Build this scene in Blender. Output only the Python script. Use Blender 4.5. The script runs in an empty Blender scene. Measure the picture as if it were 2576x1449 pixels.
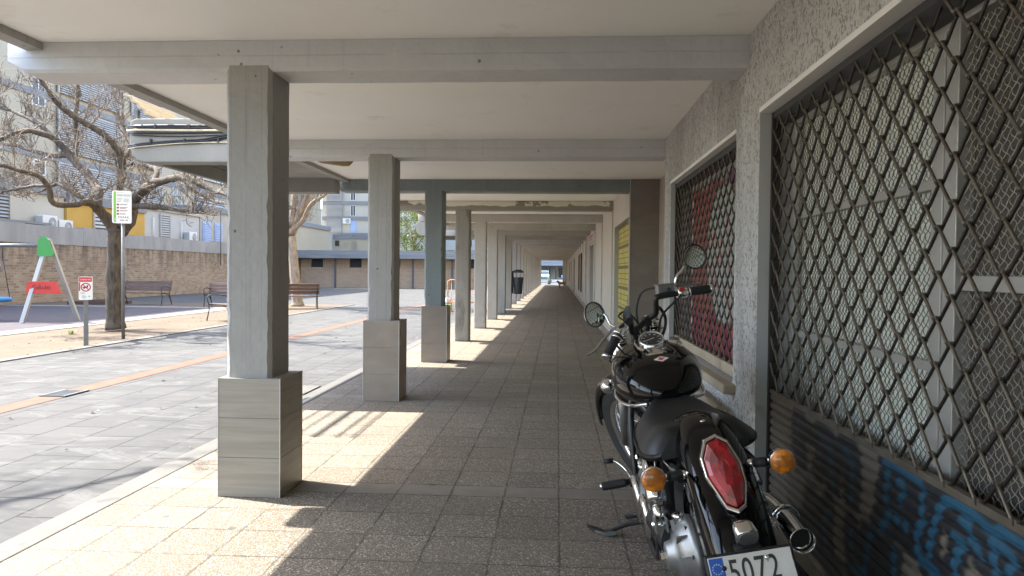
import bpy, bmesh, math, random
from mathutils import Vector, Matrix
random.seed(7)
C = bpy.context.scene.collection
SC = bpy.context.scene
PI = math.pi
# ---------------------------------------------------------------- camera
YAW, PITCH, ROLL = 0.06172, -0.02232, -0.00908
cam_d = bpy.data.cameras.new('camera'); cam = bpy.data.objects.new('camera', cam_d); C.objects.link(cam)
fw = Vector((-math.sin(YAW)*math.cos(PITCH), math.cos(YAW)*math.cos(PITCH), math.sin(PITCH)))
r0 = Vector((math.cos(YAW), math.sin(YAW), 0)); u0 = r0.cross(fw)
cr, sr = math.cos(ROLL), math.sin(ROLL)
rt = r0*cr + u0*(-sr); up = r0*sr + u0*cr
# picture axes: u = c*a + s*b along r0, v = -s*a + c*b along u0
rt = r0*cr - u0*sr; up = r0*sr + u0*cr
cam.matrix_world = Matrix(((rt.x, up.x, -fw.x, 0), (rt.y, up.y, -fw.y, 0), (rt.z, up.z, -fw.z, 1.3), (0, 0, 0, 1)))
cam_d.lens = 36*1850/2576; cam_d.sensor_width = 36; cam_d.clip_start = 0.05; cam_d.clip_end = 1500
SC.camera = cam
# ---------------------------------------------------------------- sky and sun
SUN = Vector((1, -0.262, -1.37)).normalized()
el = math.asin(-SUN.z)
w = bpy.data.worlds.new('World'); SC.world = w; w.use_nodes = True
nt = w.node_tree; nt.nodes.clear()
sky = nt.nodes.new('ShaderNodeTexSky'); sky.sky_type = 'NISHITA'; sky.sun_disc = False
sky.sun_elevation = el; sky.sun_rotation = math.atan2(-SUN.x, -SUN.y)
sky.air_density = 1.0; sky.dust_density = 1.5; sky.ozone_density = 1.0
bg = nt.nodes.new('ShaderNodeBackground'); bg.inputs['Strength'].default_value = 0.142
ow = nt.nodes.new('ShaderNodeOutputWorld')
nt.links.new(sky.outputs[0], bg.inputs[0]); nt.links.new(bg.outputs[0], ow.inputs[0])
sl = bpy.data.lights.new('sun', 'SUN'); sl.energy = 2.6; sl.angle = math.radians(0.55); sl.color = (1, .965, .90)
so = bpy.data.objects.new('sun', sl); C.objects.link(so)
so.rotation_euler = SUN.to_track_quat('-Z', 'Y').to_euler()
SC.view_settings.view_transform = 'Standard'; SC.view_settings.look = 'None'
SC.view_settings.exposure = 2.72; SC.view_settings.gamma = 1
try:
    SC.cycles.max_bounces = 10; SC.cycles.diffuse_bounces = 6; SC.cycles.glossy_bounces = 4
    SC.cycles.transparent_max_bounces = 8; SC.cycles.caustics_reflective = False; SC.cycles.caustics_refractive = False
    SC.cycles.use_denoising = True; SC.cycles.sample_clamp_indirect = 8
except Exception: pass

# ---------------------------------------------------------------- materials
class NT:
    def __init__(s, name):
        s.m = bpy.data.materials.new(name); s.m.use_nodes = True; s.t = s.m.node_tree
        s.b = s.t.nodes['Principled BSDF']; s.tc = s.n('TexCoord'); s.P = s.tc.outputs['Object']
    def n(s, ty, **k):
        x = s.t.nodes.new('ShaderNode'+ty)
        for a, v in k.items(): setattr(x, a, v)
        return x
    def link(s, a, inp):
        if hasattr(a, 'links'): s.t.links.new(a, inp)
        else:
            if inp.type == 'RGBA' and not hasattr(a, '__len__'): a = (a, a, a, 1)
            elif inp.type == 'RGBA' and len(a) == 3: a = (*a, 1)
            inp.default_value = a
    def mapping(s, v=None, scale=(1, 1, 1), rot=(0, 0, 0), loc=(0, 0, 0)):
        x = s.n('Mapping'); s.link(v or s.P, x.inputs['Vector'])
        x.inputs['Scale'].default_value = scale; x.inputs['Rotation'].default_value = rot; x.inputs['Location'].default_value = loc
        return x.outputs[0]
    def noise(s, scale, detail=4, v=None, rough=.55, dist=0):
        x = s.n('TexNoise'); s.link(v or s.P, x.inputs['Vector'])
        x.inputs['Scale'].default_value = scale; x.inputs['Detail'].default_value = detail
        x.inputs['Roughness'].default_value = rough; x.inputs['Distortion'].default_value = dist
        return x.outputs['Fac']
    def vor(s, scale, v=None, feat='F1', out='Distance'):
        x = s.n('TexVoronoi', feature=feat); s.link(v or s.P, x.inputs['Vector']); x.inputs['Scale'].default_value = scale
        return x.outputs[out]
    def m_(s, op, a, b=0.0, c=0.0, clamp=False):
        x = s.n('Math', operation=op, use_clamp=clamp); s.link(a, x.inputs[0]); s.link(b, x.inputs[1]); s.link(c, x.inputs[2])
        return x.outputs[0]
    def ramp(s, f, lo, hi, a=0.0, b=1.0):
        x = s.n('MapRange'); s.link(f, x.inputs['Value'])
        for k, v in zip(('From Min', 'From Max', 'To Min', 'To Max'), (lo, hi, a, b)): x.inputs[k].default_value = v
        return x.outputs[0]
    def mix(s, f, a, b, mode='MIX'):
        x = s.n('Mix', data_type='RGBA', blend_type=mode); s.link(f, x.inputs[0]); s.link(a, x.inputs[6]); s.link(b, x.inputs[7])
        return x.outputs[2]
    def xyz(s, v=None):
        x = s.n('SeparateXYZ'); s.link(v or s.P, x.inputs[0]); return x.outputs
    def bump(s, h, strength=.3, dist=.01):
        x = s.n('Bump'); s.link(h, x.inputs['Height']); x.inputs['Strength'].default_value = strength; x.inputs['Distance'].default_value = dist
        s.link(x.outputs[0], s.b.inputs['Normal'])
    def col(s, c): s.link(c, s.b.inputs['Base Color'])
    def rough(s, r): s.link(r, s.b.inputs['Roughness'])

def sc(c, k): return tuple(min(1, v*k) for v in c)
def plain(name, c, rough=.7, var=.12, vs=3, bs=60, bump=.15, bd=.004, metal=0, spec=.5, detail=5, coat=0, spots=0, stretch=None):
    n = NT(name)
    v = n.mapping(scale=stretch) if stretch else n.P
    f = n.ramp(n.noise(vs, detail, v), .3, .7)
    k = n.mix(f, sc(c, 1-var), sc(c, 1+var))
    if spots:
        d = n.ramp(n.noise(spots, 3, v), .62, .72); k = n.mix(n.m_('MULTIPLY', d, .5), k, sc(c, .45))
    n.col(k); n.rough(rough); n.b.inputs['Metallic'].default_value = metal; n.b.inputs['Specular IOR Level'].default_value = spec
    if coat: n.b.inputs['Coat Weight'].default_value = coat; n.b.inputs['Coat Roughness'].default_value = .03
    if bump: n.bump(n.noise(bs, 4, v), bump, bd)
    return n.m
M = {}
def painted_concrete(name, c, var=.07, boards='v', dirt=0):
    n = NT(name)
    v = n.mapping(scale=(1, 1, .35))
    f = n.ramp(n.noise(2.2, 6, v), .3, .7); k = n.mix(f, sc(c, 1-var), sc(c, 1+var))
    f2 = n.ramp(n.noise(30, 5), .35, .65); k = n.mix(n.m_('MULTIPLY', f2, .18), k, sc(c, .8))
    x, y, z = n.xyz()
    if dirt:
        d = n.ramp(n.noise(5, 7, n.mapping(scale=(1, 1, .25)), .7), .5, .62); k = n.mix(n.m_('MULTIPLY', d, dirt), k, sc(c, .42))
    pz = n.ramp(n.noise(1.3, 2, n.mapping(loc=(7, 3, 1))), .53, .545); k = n.mix(n.m_('MULTIPLY', pz, .16), k, sc(c, .7))
    dr = n.ramp(n.noise(5, 4, n.mapping(scale=(3, 3, .12)), .6), .60, .70); k = n.mix(n.m_('MULTIPLY', dr, .35), k, sc(c, .66))
    gz = n.m_('MULTIPLY', n.ramp(z, .9, .0), n.ramp(n.noise(6, 6), .4, .6)); k = n.mix(n.m_('MULTIPLY', gz, .4), k, sc(c, .5))
    vo = n.vor(7.3); hole = n.m_('MULTIPLY', n.ramp(vo, .075, .05), n.ramp(n.noise(1.7, 1), .5, .52)); k = n.mix(n.m_('MULTIPLY', hole, .85), k, sc(c, .28))
    # board marks of the shuttering
    q = n.m_('ADD', x, y) if boards == 'v' else z
    q = n.m_('ADD', q, n.m_('MULTIPLY', n.noise(3, 3), .012))
    fr = n.m_('FRACT', n.m_('ADD', n.m_('DIVIDE', q, .089 if boards == 'v' else .125), 100.37)); ridge = n.m_('LESS_THAN', n.m_('ABSOLUTE', n.m_('SUBTRACT', fr, .5)), .028)
    ridge = n.m_('MULTIPLY', ridge, n.ramp(n.noise(4, 3), .35, .5))
    k = n.mix(n.m_('MULTIPLY', ridge, .35), k, sc(c, .62)); n.col(k); n.rough(.6); n.b.inputs['Specular IOR Level'].default_value = .35
    h = n.m_('ADD', n.m_('MULTIPLY', n.noise(22, 7), .9), n.m_('MULTIPLY', ridge, .8)); h = n.m_('ADD', h, n.m_('MULTIPLY', n.noise(9, 3, n.mapping(scale=(1, 1, .2))), .8))
    h = n.m_('SUBTRACT', h, n.m_('MULTIPLY', hole, 2.5))
    n.bump(h, .6, .008)
    return n.m
M['conc'] = painted_concrete('painted concrete grey', (.34, .326, .298))
M['conc_beam'] = painted_concrete('painted concrete grey beam', (.58, .585, .58), .06, 'h')
M['conc_blue'] = painted_concrete('painted concrete blue grey', (.215, .245, .245), .1)
M['conc_raw'] = painted_concrete('bare concrete', (.30, .275, .235), .2, 'v', .75)
M['conc_beige'] = painted_concrete('painted concrete beige', (.46, .43, .385))
M['conc_lilac'] = painted_concrete('painted concrete pale lilac', (.44, .43, .44))

def mk_ceiling():
    n = NT('ceiling paint'); c = (.90, .885, .845)
    f = n.ramp(n.noise(.7, 5), .3, .7); k = n.mix(f, sc(c, .95), sc(c, 1.04))
    cr_ = n.ramp(n.vor(.55, n.mapping(scale=(1, 1, 1)), 'DISTANCE_TO_EDGE'), .0, .004)
    sp = n.ramp(n.noise(2.3, 6, None, .65), .60, .70); k = n.mix(n.m_('MULTIPLY', sp, .22), k, (.45, .38, .3))
    vo = n.ramp(n.vor(1.6, n.mapping(scale=(.45, 1, 1))), .03, .015); k = n.mix(n.m_('MULTIPLY', vo, .8), k, (.25, .22, .18))
    ck = n.m_('MULTIPLY', n.ramp(n.vor(.6, n.mapping(scale=(1, 1, 1)), 'DISTANCE_TO_EDGE'), .006, .002), n.ramp(n.noise(.9, 2), .52, .58)); k = n.mix(n.m_('MULTIPLY', ck, .0), k, (.4, .36, .3))
    n.col(k); n.rough(.75); n.bump(n.m_('ADD', n.noise(3, 6), n.m_('MULTIPLY', n.noise(70, 3), .15)), .35, .012); return n.m
M['ceiling'] = mk_ceiling()
def mk_stucco():
    n = NT('roughcast'); 
    v = n.mapping(scale=(1, 1, .72))
    a = n.noise(80, 3, v, .6); b = n.noise(24, 3, v)
    h = n.m_('ADD', n.m_('MULTIPLY', a, .75), n.m_('MULTIPLY', b, .3))
    f = n.ramp(h, .435, .51); k = n.mix(f, (.34, .335, .32), (.74, .735, .71))
    k = n.mix(n.ramp(n.noise(1.2, 4), .3, .7, 0, .25), k, (.5, .49, .47))
    k = n.mix(n.m_('MULTIPLY', n.ramp(n.noise(1.6, 6, n.mapping(scale=(1, 1, .25)), .65), .5, .68), .4), k, (.22, .21, .19))
    n.col(k); n.rough(.9); n.bump(n.ramp(h, .38, .62), 1.0, .012); return n.m
M['stucco'] = mk_stucco()
M['wall_beige'] = plain('wall paint beige', (.60, .56, .50), .75, .06, 2.5, 40, .3, .006)
M['jamb'] = plain('jamb paint grey', (.38, .38, .37), .6, .08, 2, 30, .3, .005, spots=4)
M['lintel'] = plain('lintel paint pale', (.78, .77, .73), .6, .05, 2, 30, .3, .005)

def mk_floor():
    n = NT('washed pebble tiles'); P = n.P
    dis = n.noise(9, 3); dx = n.m_('MULTIPLY', n.m_('SUBTRACT', dis, .5), .018)
    x, y, z = n.xyz()
    x = n.m_('ADD', x, dx); y = n.m_('ADD', y, dx)
    ym = n.m_('MODULO', n.m_('ADD', y, 313.4-4.20), 3.134)
    strip = n.m_('LESS_THAN', ym, .205)
    yr = n.m_('DIVIDE', n.m_('SUBTRACT', ym, .205), .3254)
    fy = n.m_('FRACT', yr); ey = n.m_('MULTIPLY', n.m_('MINIMUM', fy, n.m_('SUBTRACT', 1, fy)), .3254)
    es = n.m_('MINIMUM', ym, n.m_('ABSOLUTE', n.m_('SUBTRACT', ym, .205)))
    ey = n.m_('MINIMUM', ey, es); ey = n.m_('ADD', n.m_('MULTIPLY', strip, es), n.m_('MULTIPLY', n.m_('SUBTRACT', 1, strip), ey))
    xr = n.m_('DIVIDE', n.m_('ADD', x, 31.5-.02), .315); fx = n.m_('FRACT', xr)
    ex = n.m_('MULTIPLY', n.m_('MINIMUM', fx, n.m_('SUBTRACT', 1, fx)), .315)
    e = n.m_('MINIMUM', ex, ey)
    jn = n.ramp(n.noise(14, 3), .35, .65, .0025, .0085)
    joint = n.m_('LESS_THAN', e, jn)
    # per tile tone
    cx = n.n('CombineXYZ'); n.link(n.m_('FLOOR', xr), cx.inputs[0]); n.link(n.m_('FLOOR', yr), cx.inputs[1]); n.link(n.m_('FLOOR', n.m_('DIVIDE', n.m_('ADD', y, 313.4-4.2), 3.134)), cx.inputs[2])
    wn = n.n('TexWhiteNoise'); n.link(cx.outputs[0], wn.inputs['Vector']); tone = n.ramp(wn.outputs['Value'], 0, 1, .90, 1.08)
    vo = n.n('TexVoronoi'); n.link(P, vo.inputs['Vector']); vo.inputs['Scale'].default_value = 150
    peb = n.n('SeparateColor'); n.link(vo.outputs['Color'], peb.inputs[0])
    k = n.mix(n.m_('POWER', peb.outputs[0], 1.6), (.205, .172, .127), (.45, .385, .30))
    k = n.mix(n.ramp(vo.outputs['Distance'], .3, .62), k, (.145, .124, .095))
    k = n.mix(n.m_('MULTIPLY', n.m_('LESS_THAN', peb.outputs[1], .07), .6), k, (.62, .58, .5))
    ks = n.mix(n.ramp(n.noise(6, 5), .3, .7), (.205, .18, .143), (.265, .234, .19))
    k = n.mix(strip, k, ks)
    st = n.ramp(n.noise(1.3, 8, None, .68, .5), .42, .66); k = n.mix(n.m_('MULTIPLY', st, .5), k, (.20, .17, .13))
    gum = n.m_('LESS_THAN', n.vor(2.1), .045); k = n.mix(n.m_('MULTIPLY', gum, .75), k, (.09, .08, .075))
    mul = n.n('CombineColor'); [n.link(tone, mul.inputs[i]) for i in range(3)]
    k = n.mix(1.0, k, mul.outputs[0], 'MULTIPLY')
    k = n.mix(n.m_('MULTIPLY', joint, n.ramp(n.noise(2.3, 4), .35, .65, .38, .88)), k, (.07, .058, .045))
    n.col(k); n.rough(.75); n.b.inputs['Specular IOR Level'].default_value = .2
    h = n.m_('SUBTRACT', n.m_('MULTIPLY', n.ramp(vo.outputs['Distance'], 0, .6, 1, 0), n.m_('SUBTRACT', 1, strip)), n.m_('MULTIPLY', joint, 3.5))
    n.bump(h, .6, .003); return n.m
M['floor'] = mk_floor()
def mk_plaza():
    n = NT('plaza slate paving')
    v = n.mapping(rot=(0, 0, PI/2))
    b = n.n('TexBrick'); n.link(v, b.inputs['Vector']); b.inputs['Scale'].default_value = 1
    b.inputs['Brick Width'].default_value = .62; b.inputs['Row Height'].default_value = .41; b.inputs['Mortar Size'].default_value = .0075
    b.inputs['Color1'].default_value = (.092, .090, .085, 1); b.inputs['Color2'].default_value = (.106, .103, .097, 1); b.inputs['Mortar'].default_value = (.045, .043, .04, 1)
    b.inputs['Mortar Smooth'].default_value = .2; b.offset = .5
    k = b.outputs['Color']
    s1 = n.ramp(n.noise(2.2, 9, n.mapping(scale=(.5, 1, 1)), .74, 1.2), .47, .60)
    k = n.mix(n.m_('MULTIPLY', s1, .62), k, (.070, .070, .069))
    s2 = n.ramp(n.noise(3.1, 8, n.mapping(scale=(.45, 1, 1), loc=(4, 2, 0)), .72, .8), .52, .62); k = n.mix(n.m_('MULTIPLY', s2, .48), k, (.17, .166, .156))
    s3 = n.m_('LESS_THAN', n.vor(1.8), .03); k = n.mix(n.m_('MULTIPLY', s3, .6), k, (.1, .1, .1))
    n.col(k); n.rough(.8); n.b.inputs['Specular IOR Level'].default_value = .12; n.bump(n.m_('SUBTRACT', n.noise(12, 7, n.mapping(scale=(1, .5, 1))), n.m_('MULTIPLY', b.outputs['Fac'], 1)), .5, .006); return n.m
M['plaza'] = mk_plaza()
def mk_brick(name, c1, c2, mo, bw=.25, rh=.07, axis='x', dirt=True):
    n = NT(name); x, y, z = n.xyz(); cb = n.n('CombineXYZ'); n.link(y if axis == 'x' else x, cb.inputs[0]); n.link(z, cb.inputs[1])
    b = n.n('TexBrick'); n.link(cb.outputs[0], b.inputs['Vector']); b.inputs['Scale'].default_value = 1
    b.inputs['Brick Width'].default_value = bw; b.inputs['Row Height'].default_value = rh; b.inputs['Mortar Size'].default_value = .008
    b.inputs['Color1'].default_value = (*c1, 1); b.inputs['Color2'].default_value = (*c2, 1); b.inputs['Mortar'].default_value = (*mo, 1)
    k = b.outputs['Color']
    k = n.mix(n.ramp(n.noise(.6, 5), .35, .65, 0, .3), k, sc(c2, 1.25))
    if dirt:
        top = n.ramp(z, 1.0, 2.2, 0, 1); nz = n.ramp(n.noise(2.6, 7, n.mapping(scale=(1, 1, .16)), .7), .42, .58)
        k = n.mix(n.m_('MULTIPLY', n.m_('MULTIPLY', top, nz), .75, clamp=True), k, (.09, .07, .055))
    n.col(k); n.rough(.85); n.bump(n.m_('MULTIPLY', b.outputs['Fac'], -1), .5, .006); return n.m
M['brick'] = mk_brick('tan brick wall', (.22, .145, .09), (.40, .30, .21), (.36, .32, .265), .26, .095)
M['brick_far'] = mk_brick('tan brick panels', (.40, .30, .22), (.48, .37, .28), (.50, .44, .38), .3, .10, 'y', False)
M['brick_stack'] = mk_brick('tan upright brick band', (.40, .29, .20), (.47, .35, .25), (.30, .24, .19), .09, .3, 'y', False)
M['cap'] = plain('grey rendered coping', (.33, .325, .32), .85, .18, 1.5, 30, .3, .01, spots=3, stretch=(1, 1, .3))
def mk_dirt():
    n = NT('sandy dirt'); f = n.ramp(n.noise(1.2, 8, None, .65), .35, .7)
    k = n.mix(f, (.105, .076, .048), (.165, .124, .083)); g = n.ramp(n.noise(45, 4), .4, .65); k = n.mix(n.m_('MULTIPLY', g, .5), k, (.09, .065, .04))
    s = n.ramp(n.vor(5), .09, .05); k = n.mix(n.m_('MULTIPLY', s, .35), k, (.07, .05, .03))
    n.col(k); n.rough(.95); n.bump(n.noise(26, 8), .7, .02); return n.m
M['dirt'] = mk_dirt()
M['rubber'] = plain('purple grey rubber', (.07, .058, .063), .9, .15, 2, 80, .3, .004)
M['white_kerb'] = plain('pale concrete border', (.21, .205, .19), .8, .1, 3, 40, .3, .006)
M['kerb'] = plain('pale stone kerb', (.125, .118, .103), .8, .12, 2.5, 60, .4, .004, spots=5)
M['orange_strip'] = mk_brick('terracotta paver strip', (.52, .33, .24), (.60, .42, .33), (.40, .33, .27), .21, .11, 'x', False)
def mk_strip():
    n = NT('terracotta strip paving'); b = n.n('TexBrick'); n.link(n.mapping(rot=(0, 0, PI/2)), b.inputs['Vector']); b.inputs['Scale'].default_value = 1
    b.inputs['Brick Width'].default_value = .2; b.inputs['Row Height'].default_value = .1; b.inputs['Mortar Size'].default_value = .006
    b.inputs['Color1'].default_value = (.19, .088, .054, 1); b.inputs['Color2'].default_value = (.20, .11, .075, 1); b.inputs['Mortar'].default_value = (.12, .10, .085, 1)
    k = n.mix(n.ramp(n.noise(3, 6), .35, .7, 0, .5), b.outputs['Color'], (.12, .10, .085)); n.b.inputs['Specular IOR Level'].default_value = .15; n.col(k); n.rough(.85); return n.m
M['orange_strip'] = mk_strip()
M['asphalt'] = plain('asphalt', (.11, .11, .115), .9, .15, 1, 90, .3, .004)
M['iron'] = plain('dark cast iron', (.06, .06, .062), .55, .2, 8, 90, .3, .003, metal=.6)
def mk_tile(name, c, streak=(.7, 1, 14)):
    n = NT(name); v = n.mapping(scale=streak); f = n.ramp(n.noise(2.6, 6, v, .6, .6), .3, .7)
    k = n.mix(f, sc(c, .82), sc(c, 1.12)); k = n.mix(n.ramp(n.noise(1.4, 5), .45, .75, 0, .35), k, sc(c, .72))
    n.col(k); n.rough(.42); n.b.inputs['Specular IOR Level'].default_value = .4; n.bump(n.noise(8, 5, v), .12, .003); return n.m
M['tile_grey'] = mk_tile('grey wood effect tile', (.325, .292, .235))
M['tile_brown'] = mk_tile('brown stone tile', (.285, .232, .182), (1, 1, 1.5))
M['tile_dark'] = mk_tile('dark brown stone tile', (.215, .19, .165), (1, 1, 1.5))
M['tile_light'] = mk_tile('light beige tile', (.50, .43, .35), (1, 1, 1.5))
M['grout'] = plain('grout', (.20, .185, .16), .9, .1)
M['tile_edge'] = plain('pale metal tile edge', (.55, .53, .49), .4, .05, metal=.3)
M['bark'] = None
def mk_bark(name, c1, c2):
    n = NT(name); v = n.mapping(scale=(1, 1, .22)); a = n.noise(20, 6, v, .6, .5); f = n.ramp(a, .35, .65)
    k = n.mix(f, c1, c2); k = n.mix(n.ramp(n.noise(2.5, 4), .5, .7, 0, .4), k, sc(c2, 1.5)); n.col(k); n.rough(.9); n.bump(a, .9, .02); return n.m
M['bark'] = mk_bark('tree bark', (.035, .027, .02), (.115, .09, .066))
M['twig'] = mk_bark('twigs', (.06, .046, .036), (.30, .25, .20))
M['bark_tan'] = mk_bark('tan bark', (.20, .15, .11), (.38, .30, .23))
M['leaf'] = plain('young leaves', (.27, .31, .09), .6, .35, 4, bump=0)
M['leaf'].node_tree.nodes['Principled BSDF'].inputs['Transmission Weight'].default_value = 0
M['cream'] = plain('cream render', (.46, .41, .315), .9, .05, .5, 12, .1, .01)
M['cream_pale'] = plain('pale cream render', (.52, .49, .42), .9, .05, .5, 12, .1, .01)
M['yellow'] = plain('ochre yellow render', (.58, .36, .085), .9, .06, 1, 20, .1, .01)
M['white_r'] = plain('white render', (.50, .50, .49), .9, .05, 1, 20, .1, .01)
M['grey_r'] = plain('blue grey render', (.24, .25, .265), .9, .08, 1, 20, .1, .01)
M['greybeige_r'] = plain('grey beige render', (.46, .43, .38), .9, .08, 1, 20, .1, .01)
M['slat_white'] = plain('white slat metal', (.47, .465, .455), .5, .05)
M['slat_dark'] = plain('shadow gap', (.19, .19, .20), .8, .1)
M['shutter_blue'] = plain('pale blue shutter', (.38, .48, .72), .6, .06)
M['glass_dark'] = plain('window glass', (.05, .06, .07), .08, .2, .5, bump=0)
M['roof_metal'] = plain('grey metal roofing', (.23, .25, .28), .5, .2, 1.2, 20, .2, .01, metal=.2, stretch=(.3, 1, 6))
M['post_blue'] = plain('blue grey steel post', (.12, .13, .165), .5, .1)
M['dark'] = plain('dark void', (.025, .025, .025), .9, .1, bump=0)
M['white_p'] = plain('white plastic', (.72, .72, .70), .45, .04, bump=0)
M['black_p'] = plain('black plastic', (.035, .035, .037), .5, .1, 8, 120, .1, .001)
M['bin'] = plain('dark grey bin plastic', (.055, .062, .062), .5, .1, 4, 120, .1, .001)
M['galv'] = plain('galvanised steel', (.17, .175, .175), .5, .15, 6, 60, .1, .002, metal=.4)
M['alu'] = plain('aluminium frame', (.40, .39, .36), .45, .08, 2, 60, .1, .002, metal=.35)
M['lattice'] = plain('bronze grey grille metal', (.14, .118, .09), .42, .3, 8, 60, .2, .001, metal=.45)
M['mesh_dark'] = plain('dull crimped wire', (.20, .185, .15), .45, .15, 6, bump=0, metal=.3)
M['lattice_dark'] = plain('dark rail and shaded rod metal', (.035, .03, .026), .45, .3, 8, 60, .2, .001, metal=.4)  # dark guide rails, and grille rods with their shade put into the colour
M['mesh_wire'] = plain('grey crimped wire', (.42, .39, .33), .4, .15, 6, bump=0, metal=.3)
def mk_glassgreen():
    n = NT('greenish frosted glass'); x, y, z = n.xyz(); k = n.mix(n.ramp(n.noise(1.5, 3), .35, .65), (.70, .73, .65), (.76, .785, .71))
    n.col(k); n.rough(.3); return n.m
M['glass_green'] = mk_glassgreen()
M['screen_dark'] = plain('dark brown screen', (.075, .068, .058), .5, .15, 3, 200, .2, .002)
M['wood_dark'] = plain('dark brown bench wood', (.12, .07, .05), .55, .25, 6, 40, .2, .002, stretch=(.2, 1, 1))
M['green_p'] = plain('green playground panel', (.06, .30, .06), .45, .08, bump=0)
M['red_p'] = plain('red playground panel', (.62, .05, .035), .45, .08, bump=0)
M['blue_p'] = plain('blue rope ring', (.03, .22, .5), .6, .08, 8, bump=.2)
M['sign_white'] = plain('sign white', (.74, .75, .72), .4, .03, bump=0)
M['sign_green'] = plain('sign green', (.20, .42, .06), .4, .05, bump=0)
M['sign_red'] = plain('sign red', (.52, .02, .035), .4, .05, bump=0)
M['ink'] = plain('dark ink', (.04, .035, .035), .5, .05, bump=0)
M['ink_grey'] = plain('grey ink', (.28, .25, .25), .5, .05, bump=0)
M['ink_red'] = plain('maroon ink', (.22, .05, .06), .5, .05, bump=0)
M['orange_m'] = plain('orange painted steel', (.75, .28, .06), .4, .08, bump=0)
M['cable'] = plain('black cable', (.018, .018, .02), .35, .1, bump=0)
M['cable_cream'] = plain('cream conduit', (.55, .48, .36), .6, .2, 8, spots=6)
M['pipe_brown'] = plain('brown drain pipe', (.25, .16, .07), .45, .2, 6, bump=0)
M['beige_metal'] = plain('beige sheet metal', (.36, .30, .215), .6, .15, 3, 20, .2, .006, spots=4)
M['conc_canopy'] = plain('weathered canopy concrete', (.27, .265, .245), .85, .16, 1.6, 30, .4, .01, spots=2.5, stretch=(1, 1, .35))
def attr_mat(name, rough=.6, metal=0, noise=True):
    n = NT(name); a = n.n('Attribute', attribute_name='paint'); k = a.outputs['Color']
    if noise: k = n.mix(n.ramp(n.noise(25, 5), .35, .7, 0, .35), k, n.mix(1.0, k, (.6, .6, .6), 'MULTIPLY'))
    n.col(k); n.rough(rough); n.b.inputs['Metallic'].default_value = metal; n.bump(n.noise(60, 3), .15, .002); return n.m
M['paint_attr'] = attr_mat('sprayed paint on metal', .5)
M['art_attr'] = attr_mat('painted panel', .6)

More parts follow.
